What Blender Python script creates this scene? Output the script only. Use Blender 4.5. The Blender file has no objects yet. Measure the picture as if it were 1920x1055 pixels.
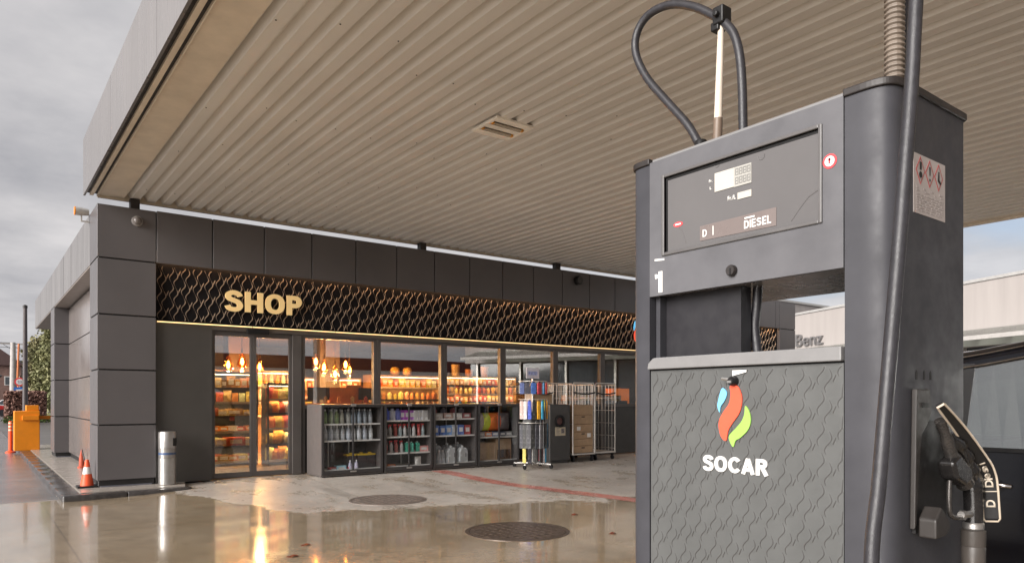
import bpy, bmesh, math, random
from mathutils import Vector, Matrix
random.seed(7)
R = math.radians
sc = bpy.context.scene
COL = sc.collection

# ------------------------------------------------------------------ helpers
class MB:
    def __init__(s): s.v = []; s.f = []; s.m = []
    def add(s, vs, fs, m=0):
        o = len(s.v); s.v += [tuple(q) for q in vs]
        for f in fs: s.f.append(tuple(i + o for i in f)); s.m.append(m)
        return s
    def box(s, x0, x1, y0, y1, z0, z1, m=0):
        v = [(x, y, z) for z in (z0, z1) for y in (y0, y1) for x in (x0, x1)]
        return s.add(v, [(0, 2, 3, 1), (4, 5, 7, 6), (0, 1, 5, 4), (2, 6, 7, 3), (0, 4, 6, 2), (1, 3, 7, 5)], m)
    def prism(s, poly, ax, lo, hi, m=0):
        P = {'x': lambda a, b, c: (c, a, b), 'y': lambda a, b, c: (a, c, b), 'z': lambda a, b, c: (a, b, c)}[ax]
        n = len(poly)
        v = [P(a, b, lo) for a, b in poly] + [P(a, b, hi) for a, b in poly]
        return s.add(v, [tuple(range(n - 1, -1, -1)), tuple(range(n, 2 * n))] + [(i, (i + 1) % n, n + (i + 1) % n, n + i) for i in range(n)], m)
    def tube(s, pts, r, n=10, m=0, cap=True):
        pts = [Vector(p) for p in pts]; N = len(pts)
        rs = r if isinstance(r, (list, tuple)) else [r] * N
        up = None; vs = []
        for i, p in enumerate(pts):
            t = (pts[min(i + 1, N - 1)] - pts[max(i - 1, 0)]).normalized()
            if up is None:
                a = Vector((0, 0, 1)) if abs(t.z) < .9 else Vector((1, 0, 0))
                up = t.cross(a).normalized()
            else: up = (up - t * up.dot(t)).normalized()
            w = t.cross(up)
            for k in range(n):
                q = 2 * math.pi * k / n
                vs.append(p + (up * math.cos(q) + w * math.sin(q)) * rs[i])
        fs = [(i * n + k, i * n + (k + 1) % n, (i + 1) * n + (k + 1) % n, (i + 1) * n + k) for i in range(N - 1) for k in range(n)]
        if cap: fs += [tuple(range(n - 1, -1, -1)), tuple((N - 1) * n + k for k in range(n))]
        return s.add(vs, fs, m)
    def lathe(s, prof, c=(0, 0, 0), n=20, m=0, ax='z'):
        vs = []
        for r, z in prof:
            for k in range(n):
                q = 2 * math.pi * k / n; a, b = r * math.cos(q), r * math.sin(q)
                d = {'z': (a, b, z), 'y': (a, z, b), 'x': (z, a, b)}[ax]
                vs.append((c[0] + d[0], c[1] + d[1], c[2] + d[2]))
        N = len(prof)
        fs = [(i * n + k, i * n + (k + 1) % n, (i + 1) * n + (k + 1) % n, (i + 1) * n + k) for i in range(N - 1) for k in range(n)]
        fs += [tuple(range(n - 1, -1, -1)), tuple((N - 1) * n + k for k in range(n))]
        return s.add(vs, fs, m)
    def build(s, name, mats, parent=None, loc=None, smooth=None, bevel=0, seg=2):
        off = Vector((0, 0, 0)); q = parent
        if q is not None:
            while q.parent is not None: q = q.parent
            off = Vector(q.location)
        if loc is not None: off = Vector(loc)
        me = bpy.data.meshes.new(name)
        me.from_pydata([tuple(Vector(v) - off) for v in s.v], [], s.f)
        if not isinstance(mats, (list, tuple)): mats = [mats]
        for mt in mats: me.materials.append(mt)
        me.polygons.foreach_set('material_index', s.m)
        bm = bmesh.new(); bm.from_mesh(me)
        bmesh.ops.recalc_face_normals(bm, faces=bm.faces)
        if bevel:
            es = [e for e in bm.edges if len(e.link_faces) == 2 and e.calc_face_angle(0) > R(40)]
            bmesh.ops.bevel(bm, geom=es, offset=bevel, segments=seg, affect='EDGES', profile=.5, clamp_overlap=True)
        bm.to_mesh(me); bm.free()
        if smooth:
            me.polygons.foreach_set('use_smooth', [True] * len(me.polygons))
            me.set_sharp_from_angle(angle=R(smooth))
        o = bpy.data.objects.new(name, me); COL.objects.link(o)
        if parent is not None: o.parent = parent
        elif loc is not None: o.location = loc
        return o

def tag(o, label, cat, group=None):
    o['label'] = label; o['category'] = cat
    if group: o['group'] = group
    return o
def thing(name, label, cat, loc=(0, 0, 0), group=None):
    o = bpy.data.objects.new(name, None); COL.objects.link(o); o.location = loc; o.empty_display_size = .1
    return tag(o, label, cat, group)
def kind(o, k): o['kind'] = k; return o
def dup(o, loc, label=None, rz=None, color=None, parent=None):
    c = o.copy(); COL.objects.link(c)
    if parent is None: c.location = loc
    else: c.parent = parent
    if label: c['label'] = label
    if rz is not None: c.rotation_euler = (0, 0, rz)
    if color is not None: c.color = color
    for ch in list(o.children): dup(ch, None, parent=c)
    return c
ORD = ['first', 'second', 'third', 'fourth', 'fifth', 'sixth', 'seventh', 'eighth', 'ninth', 'tenth', 'eleventh', 'twelfth', 'thirteenth', 'fourteenth', 'fifteenth', 'sixteenth', 'seventeenth', 'eighteenth', 'nineteenth', 'twentieth']

def catmull(pts, k=6, closed=False):
    pts = [Vector(p) for p in pts]; n = len(pts); out = []
    rng = range(n if closed else n - 1)
    for i in rng:
        if closed: p0, p1, p2, p3 = pts[i - 1], pts[i], pts[(i + 1) % n], pts[(i + 2) % n]
        else: p0, p1, p2, p3 = pts[max(i - 1, 0)], pts[i], pts[i + 1], pts[min(i + 2, n - 1)]
        for j in range(k):
            t = j / k
            out.append(.5 * ((2 * p1) + (p2 - p0) * t + (2 * p0 - 5 * p1 + 4 * p2 - p3) * t * t + (3 * p1 - p0 - 3 * p2 + p3) * t ** 3))
    if not closed: out.append(pts[-1])
    return out

def text_obj(name, s, mat, origin, xdir, w, h, depth, parent=None, bold=.02, loc=None, xl=(0, 0, 1)):
    """writing laid flat: lower left corner at origin, running along xdir, upright along xl, fitted to w x h"""
    cu = bpy.data.curves.new(name, 'FONT'); cu.body = s; cu.size = 1; cu.offset = bold; cu.resolution_u = 4
    ob = bpy.data.objects.new(name, cu); COL.objects.link(ob)
    dg = bpy.context.evaluated_depsgraph_get(); dg.update()
    me0 = bpy.data.meshes.new_from_object(ob.evaluated_get(dg))
    bpy.data.objects.remove(ob); bpy.data.curves.remove(cu)
    xs = [v.co.x for v in me0.vertices]; ys = [v.co.y for v in me0.vertices]
    x0, x1, y0, y1 = min(xs), max(xs), min(ys), max(ys)
    bm = bmesh.new(); bm.from_mesh(me0); bpy.data.meshes.remove(me0)
    X = Vector(xdir); Y = Vector(xl); Z = X.cross(Y)
    for v in bm.verts:
        v.co = Vector(origin) + X * ((v.co.x - x0) / (x1 - x0) * w) + Y * ((v.co.y - y0) / (y1 - y0) * h)
    bmesh.ops.remove_doubles(bm, verts=bm.verts, dist=1e-5)
    r = bmesh.ops.extrude_face_region(bm, geom=bm.faces[:])
    for e in r['geom']:
        if isinstance(e, bmesh.types.BMVert): e.co += Z * depth
    bmesh.ops.recalc_face_normals(bm, faces=bm.faces)
    off = Vector((0, 0, 0))
    if parent is not None:
        q = parent
        while q.parent is not None: q = q.parent
        off = Vector(q.location)
    if loc is not None: off = Vector(loc)
    for v in bm.verts: v.co -= off
    me = bpy.data.meshes.new(name); bm.to_mesh(me); bm.free(); me.materials.append(mat)
    o = bpy.data.objects.new(name, me); COL.objects.link(o)
    if parent is not None: o.parent = parent
    elif loc is not None: o.location = loc
    return o

SHAPES = {}
def arc(cx, cy, rx, ry, a0, a1, n=10): return [(cx + rx * math.cos(R(a0 + (a1 - a0) * i / n)), cy + ry * math.sin(R(a0 + (a1 - a0) * i / n))) for i in range(n + 1)]
def glyph(ch, t):
    """bold grotesque capital as centre lines: (advance width, [(points, closed)])"""
    h = t / 2; T = 1 - h
    if ch == 'S':
        p = catmull([(.56, .73, 0), (.50, .845, 0), (.34, .91, 0), (.18, .865, 0), (.105, .735, 0), (.17, .605, 0), (.33, .53, 0), (.49, .45, 0), (.56, .28, 0), (.48, .13, 0), (.32, .09, 0), (.15, .14, 0), (.085, .27, 0)], 4)
        return .66, [([(v.x, v.y) for v in p], False)]
    if ch == 'O': return .78, [([(.39 + (.39 - h) * math.copysign(abs(math.cos(q)) ** .88, math.cos(q)), .5 + (.5 - h) * math.copysign(abs(math.sin(q)) ** .88, math.sin(q))) for q in [2 * math.pi * i / 36 for i in range(36)]], True)]
    if ch == 'C': return .72, [([(.39 + (.39 - h) * math.cos(q), .5 + (.5 - h) * math.sin(q)) for q in [R(38 + (322 - 38) * i / 26) for i in range(27)]], False)]
    if ch == 'H': return .70, [([(h, 0), (h, 1)], False), ([(.70 - h, 0), (.70 - h, 1)], False), ([(t, .5), (.70 - t, .5)], False)]
    if ch == 'P': return .62, [([(h, 0), (h, 1)], False), ([(t, T), (.36, T)] + arc(.36, .69, .26 - h, .31 - h, 80, -80) + [(.36, .38 + h), (t, .38 + h)], False)]
    if ch == 'R': return .66, [([(h, 0), (h, 1)], False), ([(t, T), (.37, T)] + arc(.37, .71, .27 - h, .29 - h, 80, -80) + [(.37, .42 + h), (t, .42 + h)], False), ([(.36, .46), (.60, 0)], False)]
    if ch == 'A': return .76, [([(h * .9, 0), (.38, 1 - h * .4)], False), ([(.76 - h * .9, 0), (.38, 1 - h * .4)], False), ([(.20, .27), (.56, .27)], False)]
    if ch == 'D': return .70, [([(h, 0), (h, 1)], False), ([(t, T), (.32, T)] + arc(.32, .5, .38 - h, .5 - h, 85, -85, 16) + [(.32, h), (t, h)], False)]
    if ch == 'I': return t, [([(h, 0), (h, 1)], False)]
    if ch == 'E': return .56, [([(h, 0), (h, 1)], False), ([(t, T), (.55, T)], False), ([(t, .5), (.51, .5)], False), ([(t, h), (.56, h)], False)]
    if ch == 'L': return .54, [([(h, 0), (h, 1)], False), ([(t, h), (.54, h)], False)]
    if ch == '1': return .42, [([(.42 - h, 0), (.42 - h, 1)], False), ([(.42 - t, .86), (.30 - t * .5, .80), (0, .78)], False)]
    return .3, []
def sign_text(name, s, mat, origin, xdir, w, h, depth, parent, t=.2, gap=.10, xl=(0, 0, 1)):
    X = Vector(xdir); U = Vector(xl); Z = X.cross(U); O = Vector(origin)
    G = [glyph(c, t) for c in s]; tot = sum(g[0] for g in G) + gap * (len(s) - 1); sx = w / tot
    a = MB(); cur = 0.; k = 0
    for adv, strokes in G:
        for pts, closed in strokes:
            n = len(pts); k += 1; dz = depth * (1 + .03 * (k % 3)); o = len(a.v)
            P = [Vector((p[0], p[1])) for p in pts]
            for i in range(n):
                if closed: d0 = P[i] - P[i - 1]; d1 = P[(i + 1) % n] - P[i]
                else: d0 = P[i] - P[i - 1] if i else P[1] - P[0]; d1 = P[i + 1] - P[i] if i < n - 1 else d0
                d0 = d0.normalized(); d1 = d1.normalized(); tg = (d0 + d1).normalized(); nr = Vector((-tg.y, tg.x)); m_ = (t / 2) / max(.5, nr.dot(Vector((-d1.y, d1.x))))
                for sg in (1, -1):
                    q = P[i] + nr * (sg * m_); b = O + X * ((cur + q.x) * sx) + U * (q.y * h)
                    a.v.append(tuple(b)); a.v.append(tuple(b + Z * dz))
            for i in range(n if closed else n - 1):
                A_, B_ = o + 4 * i, o + 4 * ((i + 1) % n)
                for f in ((A_ + 1, A_ + 3, B_ + 3, B_ + 1), (A_, B_, B_ + 2, A_ + 2), (A_, A_ + 1, B_ + 1, B_), (A_ + 2, B_ + 2, B_ + 3, A_ + 3)): a.f.append(f); a.m.append(0)
            if not closed:
                for A_ in (o, o + 4 * (n - 1)): a.f.append((A_, A_ + 1, A_ + 3, A_ + 2)); a.m.append(0)
        cur += adv + gap
    return a.build(name, mat, parent)

# ------------------------------------------------------------------ materials
MATS = {}
def nt(name):
    m = bpy.data.materials.new(name); m.use_nodes = True
    t = m.node_tree; b = t.nodes['Principled BSDF']
    return m, t, b
def N(t, ty, **kw):
    n = t.nodes.new(ty)
    for k, v in kw.items(): setattr(n, k, v)
    return n
def noise(t, scale, detail=4, vec=None, rough=.6):
    n = N(t, 'ShaderNodeTexNoise'); n.inputs['Scale'].default_value = scale; n.inputs['Detail'].default_value = detail; n.inputs['Roughness'].default_value = rough
    if vec is None:
        g = N(t, 'ShaderNodeNewGeometry'); vec = g.outputs['Position']
    t.links.new(vec, n.inputs['Vector']); return n.outputs['Fac']
def stretch(t, sx, sy, sz):
    g = N(t, 'ShaderNodeNewGeometry'); mp = N(t, 'ShaderNodeVectorMath', operation='MULTIPLY')
    mp.inputs[1].default_value = (sx, sy, sz); t.links.new(g.outputs['Position'], mp.inputs[0]); return mp.outputs[0]
def ramp(t, fac, a, b, ca, cb):
    r = N(t, 'ShaderNodeMapRange'); r.inputs[1].default_value = a; r.inputs[2].default_value = b; r.clamp = True
    t.links.new(fac, r.inputs[0])
    if isinstance(ca, (int, float)):
        r.inputs[3].default_value = ca; r.inputs[4].default_value = cb; return r.outputs[0]
    mx = N(t, 'ShaderNodeMix', data_type='RGBA'); t.links.new(r.outputs[0], mx.inputs[0])
    mx.inputs[6].default_value = (*ca, 1); mx.inputs[7].default_value = (*cb, 1); return mx.outputs[2]
def mixc(t, fac, a, b):
    mx = N(t, 'ShaderNodeMix', data_type='RGBA')
    for s, i in ((fac, 0), (a, 6), (b, 7)):
        if isinstance(s, (int, float)): mx.inputs[i].default_value = s
        elif isinstance(s, tuple): mx.inputs[i].default_value = (*s, 1)
        else: t.links.new(s, mx.inputs[i])
    return mx.outputs[2]
def math_(t, op, a, b=None, c=None):
    n = N(t, 'ShaderNodeMath', operation=op)
    for i, s in enumerate((a, b, c)):
        if s is None: continue
        if isinstance(s, (int, float)): n.inputs[i].default_value = s
        else: t.links.new(s, n.inputs[i])
    return n.outputs[0]

def pm(name, col, rough=.5, metal=0., var=.12, scale=6., bump=0., bscale=60., spec=.5, streak=False, coat=0.):
    """painted / plain surface: slight grime variation in colour and gloss"""
    if name in MATS: return MATS[name]
    m, t, b = nt(name)
    vec = stretch(t, 5, 5, .35) if streak else None
    n = noise(t, scale, 5, vec)
    lo = tuple(c * (1 - var) for c in col); hi = tuple(min(1, c * (1 + var)) for c in col)
    t.links.new(ramp(t, n, .3, .7, lo, hi), b.inputs['Base Color'])
    t.links.new(ramp(t, noise(t, scale * 2.3, 4, vec), .3, .7, max(0.02, rough * .8), min(1, rough * 1.2)), b.inputs['Roughness'])
    b.inputs['Metallic'].default_value = metal; b.inputs['Specular IOR Level'].default_value = spec
    if coat: b.inputs['Coat Weight'].default_value = coat; b.inputs['Coat Roughness'].default_value = .05
    if bump:
        bp = N(t, 'ShaderNodeBump'); bp.inputs['Strength'].default_value = bump; bp.inputs['Distance'].default_value = .01
        t.links.new(noise(t, bscale, 3), bp.inputs['Height']); t.links.new(bp.outputs[0], b.inputs['Normal'])
    MATS[name] = m; return m
def em(name, col, s):
    m, t, b = nt(name); b.inputs['Base Color'].default_value = (*col, 1)
    b.inputs['Emission Color'].default_value = (*col, 1); b.inputs['Emission Strength'].default_value = s
    MATS[name] = m; return m
def glass(name, tint=(1, 1, 1), lo=.08, hi=.75, rough=0.0, mid=None):
    m, t, b = nt(name); t.nodes.remove(b); out = t.nodes['Material Output']
    tr = N(t, 'ShaderNodeBsdfTransparent'); tr.inputs[0].default_value = (*tint, 1)
    gl = N(t, 'ShaderNodeBsdfGlossy'); gl.inputs['Roughness'].default_value = rough
    lw = N(t, 'ShaderNodeLayerWeight'); lw.inputs[0].default_value = .5
    p = math_(t, 'POWER', lw.outputs['Facing'], 2.5)
    f = ramp(t, p, 0, 1, lo, hi)
    mx = N(t, 'ShaderNodeMixShader'); t.links.new(f, mx.inputs[0]); t.links.new(tr.outputs[0], mx.inputs[1]); t.links.new(gl.outputs[0], mx.inputs[2])
    t.links.new(mx.outputs[0], out.inputs[0]); MATS[name] = m; return m
def goods(name, rough=.4, trans=0.):
    m, t, b = nt(name)
    oi = N(t, 'ShaderNodeObjectInfo')
    g = N(t, 'ShaderNodeTexCoord')
    n = noise(t, 14, 3, g.outputs['Object'])
    sv = N(t, 'ShaderNodeVectorMath', operation='SCALE'); t.links.new(oi.outputs['Color'], sv.inputs[0]); sv.inputs[3].default_value = 1.5
    dk = mixc(t, .05, sv.outputs[0], (.9, .85, .75))
    t.links.new(mixc(t, ramp(t, n, .52, .6, 0., 1.), oi.outputs['Color'], dk), b.inputs['Base Color'])
    b.inputs['Roughness'].default_value = rough; b.inputs['Transmission Weight'].default_value = trans
    MATS[name] = m; return m

ANTH = pm('anthracite_panel', (.106, .098, .100), .36, var=.10, scale=.7, spec=.45)
ANTH2 = pm('dark_wall', (.06, .055, .05), .4, var=.1, scale=2)
BLACK = pm('black_gap', (.008, .007, .007), .6, var=.1)
SIDEM = pm('side_fascia', (.16, .152, .15), .33, var=.3, scale=1.2, streak=True)
SIDEW = pm('side_wall', (.20, .175, .165), .16, var=.12, scale=.8, spec=.6)
CEIL = pm('canopy_ceiling', (.66, .62, .57), .36, var=.05, scale=.9, spec=.4)
CEILT = pm('canopy_trim', (.66, .57, .46), .4, var=.1, scale=3)
FASC = pm('canopy_fascia', (.165, .155, .154), .3, var=.06, scale=.8, streak=True)
DKTRIM = pm('dark_trim', (.02, .016, .015), .5)
RIB = pm('bronze_rib', (.27, .20, .145), .42, metal=.25, var=.12)
SIGNB = pm('sign_backing', (.012, .011, .012), .9, spec=.08)
FRAME = pm('window_frame', (.085, .075, .07), .5, var=.12, scale=3)
GOLD = pm('gold_letter', (.80, .60, .30), .35, var=.05)
WINGLASS = glass('window_glass', (.93, .94, .93), .26, .9)
CABGLASS = glass('cabinet_glass', (.95, .96, .97), .03, .35)
INWOOD = pm('interior_wood', (.42, .26, .12), .5, var=.3, scale=3)
INDARK = pm('interior_brown', (.03, .02, .013), .6, var=.2)
INFLOOR = pm('interior_tile', (.40, .27, .15), .3, var=.15, scale=2)
INCEIL = pm('interior_ceiling', (.09, .065, .045), .7)
SHELFM = pm('shelf_metal', (.68, .66, .62), .45, var=.05)
SHELFD = pm('shelf_dark', (.045, .038, .034), .45)
GOODS = goods('packaging', .5)
GOODB = goods('bottle_plastic', .22, .25)
CARD = pm('cardboard', (.40, .27, .165), .8, var=.14, scale=9)
CARD2 = pm('cardboard_label', (.75, .73, .70), .7)
STEEL = pm('brushed_steel', (.42, .405, .39), .38, metal=.85, var=.08, scale=8)
GALV = pm('galvanised_wire', (.55, .52, .48), .4, metal=.6, var=.12, scale=20)
RUB = pm('rubber', (.025, .024, .028), .42, var=.25, scale=40, bump=.15, bscale=300)
PUMP = pm('pump_grey', (.102, .101, .109), .40, var=.13, scale=5, bump=.03, bscale=220, spec=.4)
PUMPC = pm('pump_column', (.046, .046, .053), .5, var=.14, scale=5, bump=.02, bscale=250, spec=.3)
PUMPD = pm('pump_door', (.084, .086, .085), .46, var=.07, scale=6)
PUMPT = pm('pump_tray', (.19, .187, .188), .4, var=.06, scale=9)
PUMPB = pm('pump_dark', (.018, .017, .020), .4, var=.15)
DISP = pm('display_glass', (.115, .110, .111), .2, var=.04, scale=4)
STRIP = pm('display_strip', (.16, .132, .125), .3, var=.05)
WHITE = pm('white_paint', (.70, .685, .66), .45, var=.04)
LCD = pm('lcd_panel', (.46, .435, .39), .25, var=.03)
LCDG = pm('lcd_digit', (.50, .49, .46), .3, var=.05)
REDP = pm('red_print', (.70, .05, .06), .45)
REDL = pm('logo_red', (.78, .10, .05), .4, var=.02)
BLUEL = pm('logo_blue', (.17, .47, .72), .4, var=.02)
GREENL = pm('logo_green', (.29, .54, .10), .4, var=.02)
STICK = pm('sticker_paper', (.42, .375, .36), .6, var=.05)
PRINT = pm('grey_print', (.30, .27, .27), .7)
BLK = pm('black_plastic', (.012, .0115, .012), .42, var=.2, spec=.3)
CREAM = pm('cream_edge', (.55, .46, .36), .45)
POLEW = pm('cream_pole', (.62, .54, .45), .4, var=.08)
POLED = pm('pole_sleeve', (.16, .115, .085), .5)
COND = pm('ribbed_conduit', (.165, .132, .105), .55, var=.15)
ORANGE = pm('orange_paint', (.80, .25, .008), .42, var=.06)
CONEO = pm('cone_orange', (.80, .10, .03), .5, var=.08)
KERB = pm('kerb_granite', (.055, .05, .049), .17, var=.4, scale=14, bump=.15, bscale=120)
PLAT = pm('platform_concrete', (.36, .325, .29), .24, var=.16, scale=3, bump=.08, bscale=90)
REDLINE = None
# ------------------------------------------------------------------ ground
def ghz(x, y):
    s = lambda a, lo, hi: (lambda q: q * q * (3 - 2 * q))(min(1, max(0, (a - lo) / (hi - lo))))
    return -.1 + .1 * s(y, 10.2, 12.55) * s(x, 1.2, 4.2)

def forecourt_mat():
    m, t, b = nt('wet_concrete')
    g = N(t, 'ShaderNodeNewGeometry'); sp = N(t, 'ShaderNodeSeparateXYZ'); t.links.new(g.outputs['Position'], sp.inputs[0])
    X, Y = sp.outputs[0], sp.outputs[1]
    edge = math_(t, 'SUBTRACT', 9.35, math_(t, 'MULTIPLY', .36, math_(t, 'SUBTRACT', X, 3.6)))
    lft = N(t, 'ShaderNodeClamp'); t.links.new(math_(t, 'SUBTRACT', 3.5, X), lft.inputs[0])
    edge = math_(t, 'ADD', edge, math_(t, 'MULTIPLY', lft.outputs[0], 2.6))
    wob = math_(t, 'MULTIPLY', math_(t, 'SUBTRACT', noise(t, .9, 9, rough=.7), .5), 3.4)
    d = math_(t, 'ADD', math_(t, 'SUBTRACT', edge, Y), wob)
    wet = ramp(t, d, -.10, .22, 0., 1.)
    rimw = math_(t, 'MULTIPLY', ramp(t, d, -.45, -.08, 0., 1.), ramp(t, d, -.08, .05, 1., 0.))
    patch = ramp(t, noise(t, 1.5, 8, stretch(t, 1, .5, 1), .7), .53, .60, 0., .8)
    patch = math_(t, 'MAXIMUM', patch, ramp(t, noise(t, 5.5, 6, stretch(t, .6, 1, 1), .66), .60, .66, 0., .6))
    wetall = math_(t, 'MAXIMUM', wet, patch)
    big = noise(t, .5, 5); fine = noise(t, 26, 6, rough=.7); grit = noise(t, 120, 2)
    dry = mixc(t, ramp(t, big, .35, .65, 0., 1.), (.375, .34, .305), (.49, .455, .415))
    dry = mixc(t, ramp(t, fine, .42, .7, 0., .45), dry, (.22, .185, .155))
    dry = mixc(t, ramp(t, grit, .55, .75, 0., .4), dry, (.16, .14, .12))
    wetc = mixc(t, ramp(t, big, .35, .65, 0., 1.), (.36, .275, .175), (.48, .385, .27))
    wetc = mixc(t, ramp(t, noise(t, 3.2, 6, rough=.7), .45, .62, 0., .45), wetc, (.235, .175, .11))
    wetc = mixc(t, ramp(t, fine, .4, .75, 0., .35), wetc, (.12, .09, .06))
    damp = mixc(t, .5, dry, wetc)
    col = mixc(t, patch, dry, damp); col = mixc(t, math_(t, 'MULTIPLY', rimw, .5), col, (.56, .52, .47)); col = mixc(t, wet, col, wetc)
    # tyre marks running towards the exit
    tx = math_(t, 'ABSOLUTE', math_(t, 'SUBTRACT', math_(t, 'ABSOLUTE', math_(t, 'SUBTRACT', math_(t, 'ADD', X, math_(t, 'MULTIPLY', Y, .06)), 6.1)), .78))
    tm = math_(t, 'MULTIPLY', ramp(t, tx, .06, .14, .3, 0.), ramp(t, noise(t, 2.5, 5), .4, .6, 0., 1.))
    col = mixc(t, tm, col, (.08, .065, .05))
    # expansion joints
    jx = math_(t, 'ABSOLUTE', math_(t, 'SUBTRACT', math_(t, 'FRACT', math_(t, 'MULTIPLY', math_(t, 'ADD', X, 1.2), .25)), .5))
    jy = math_(t, 'ABSOLUTE', math_(t, 'SUBTRACT', math_(t, 'FRACT', math_(t, 'MULTIPLY', math_(t, 'ADD', Y, .6), .25)), .5))
    j = math_(t, 'LESS_THAN', math_(t, 'MINIMUM', jx, jy), .0016)
    col = mixc(t, math_(t, 'MULTIPLY', j, .55), col, (.06, .05, .04))
    t.links.new(col, b.inputs['Base Color'])
    rr = ramp(t, noise(t, 3, 5), .35, .7, .30, .52)
    rw = ramp(t, noise(t, 2.2, 5), .35, .68, .06, .22)
    mr = N(t, 'ShaderNodeMix'); t.links.new(wetall, mr.inputs[0]); t.links.new(rr, mr.inputs[2]); t.links.new(rw, mr.inputs[3])
    t.links.new(mr.outputs[0], b.inputs['Roughness'])
    bp = N(t, 'ShaderNodeBump'); bp.inputs['Distance'].default_value = .006
    t.links.new(ramp(t, wet, 0, 1, .5, .10), bp.inputs['Strength'])
    hh = math_(t, 'ADD', noise(t, 55, 4), math_(t, 'MULTIPLY', noise(t, 3.5, 4), 3.))
    t.links.new(hh, bp.inputs['Height']); t.links.new(bp.outputs[0], b.inputs['Normal'])
    b.inputs['Specular IOR Level'].default_value = .95
    t.links.new(math_(t, 'MULTIPLY', wet, .6), b.inputs['Coat Weight']); b.inputs['Coat Roughness'].default_value = .06; b.inputs['Coat IOR'].default_value = 1.45
    return m
FORE = forecourt_mat()
ASPH = pm('wet_asphalt', (.15, .145, .145), .22, var=.35, scale=1.3, bump=.25, bscale=140, spec=.7)
GROUNDM = pm('distant_ground', (.11, .10, .095), .4, var=.3, scale=.08)

g = MB(); g.add([(-700, -700, -.125), (700, -700, -.125), (700, 700, -.125), (-700, 700, -.125)], [(0, 1, 2, 3)])
kind(g.build('ground', GROUNDM), 'structure')
xs = [-60, -40, -25, -15, -10, -7, -5, -3, -1.5, -.5, .4, 1.04] + [1.04 + .22 * i for i in range(1, 80)] + [20, 24, 30, 40, 60]
ys = [-60, -40, -25, -15, -8, -4, -1, 1, 2.5, 4, 5.5, 7, 8, 9, 9.6] + [10 + .2 * i for i in range(0, 14)] + [12.70, 13.0, 13.35]
g = MB(); ix = {}
for i, x in enumerate(xs):
    for j, y in enumerate(ys): ix[i, j] = len(g.v); g.v.append((x, y, ghz(x, y)))
for i in range(len(xs) - 1):
    for j in range(len(ys) - 1):
        if ys[j] >= 12.69 and xs[i] < 1.03: continue
        g.f.append((ix[i, j], ix[i + 1, j], ix[i + 1, j + 1], ix[i, j + 1])); g.m.append(0)
kind(g.build('forecourt', FORE, smooth=60), 'structure')
g = MB(); g.add([(-16, 12.76, -.105), (1.1, 12.76, -.105), (1.1, 130, -.105), (-16, 130, -.105)], [(0, 1, 2, 3)])
kind(g.build('road', ASPH), 'structure')
# drain seam where the concrete meets the road
g = MB(); g.box(-16, 1.05, 12.70, 12.76, -.12, -.098)
kind(g.build('drain_gutter', pm('gutter_stone', (.30, .27, .25), .5, var=.3, scale=8)), 'structure')
# dashed white line on the road
g = MB()
for k in range(9): g.box(-4.6, -4.45, 16 + 6 * k, 19 + 6 * k, -.104, -.1012)
kind(g.build('road_marking', WHITE), 'structure')
# platform and kerb
g = MB(); g.box(1.30, 1.95, 12.60, 27.0, -.12, .0)
g.prism([(1.95, 12.60), (2.78, 12.60), (2.95, 13.4), (1.95, 13.4)], 'z', -.12, .0)
kind(g.build('platform', PLAT), 'structure')
g = MB()
L = 12.385
y = L + .27
while y < 26.6:
    g.box(1.045, 1.298, y, y + .985, -.13, -.012); y += 1.0
g.prism([(1.045, L + .258), (1.045, L + .03), (1.07, L), (1.9, L), (1.9, L + .213), (1.30, L + .213), (1.30, L + .258)], 'z', -.13, -.010)
end = [(1.912, L), (2.70, L + .03)] + [(2.74 + .13 * math.sin(q), L + .145 - .115 * math.cos(q)) for q in [R(a) for a in range(15, 180, 15)]] + [(2.70, L + .245), (2.5, L + .213), (1.912, L + .213)]
g.prism(end, 'z', -.13, -.012)
kind(g.build('kerb', KERB, bevel=.018, seg=3, smooth=50), 'structure')

# red worn line
def redline_mat():
    m, t, b = nt('worn_red_line')
    n = noise(t, 9, 6, rough=.7)
    t.links.new(ramp(t, n, .35, .7, (.48, .13, .105), (.42, .26, .22)), b.inputs['Base Color'])
    t.links.new(ramp(t, noise(t, 3), .35, .65, .12, .45), b.inputs['Roughness']); return m
g = MB(); n = 24
for i in range(n + 1):
    y = 12.3 - (12.3 - 2.0) * i / n; cx = 7.42 + (12.3 - y) * .112
    w = .17 + .012 * math.sin(i * 2.3)
    for s in (-1, 1): g.v.append((cx + s * w, y, ghz(cx, y) + .004))
for i in range(n): g.f.append((2 * i, 2 * i + 1, 2 * i + 3, 2 * i + 2)); g.m.append(0)
kind(g.build('red_line', redline_mat()), 'structure')

# manhole covers
MAN = pm('cast_iron', (.105, .078, .062), .34, metal=.3, var=.4, scale=18)
MAN2 = pm('worn_iron', (.20, .165, .145), .36, metal=.2, var=.3, scale=14)
def manhole(x, y, r, label, MAN=MAN):
    z = ghz(x, y); t = thing('manhole_cover', label, 'manhole cover', (x, y, z), 'manhole covers in the forecourt')
    a = MB(); a.lathe([(r * 1.0, .0), (r * 1.0, .006), (r * .93, .006), (r * .93, .0)], (x, y, z), 48); a.build('rim', MAN, t, smooth=40)
    a = MB(); a.lathe([(r * .915, .001), (r * .915, .006)], (x, y, z), 48)
    for i in range(-4, 5):
        for j in range(-4, 5):
            px, py = i * r * .19, j * r * .19
            if math.hypot(px, py) < r * .82: a.box(x + px - r * .06, x + px + r * .06, y + py - r * .06, y + py + r * .06, z + .006, z + .009)
    a.build('lid', MAN, t)
manhole(4.99, 6.52, .60, 'round dark iron manhole cover lying in the wet puddle near the fuel pump')
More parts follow.
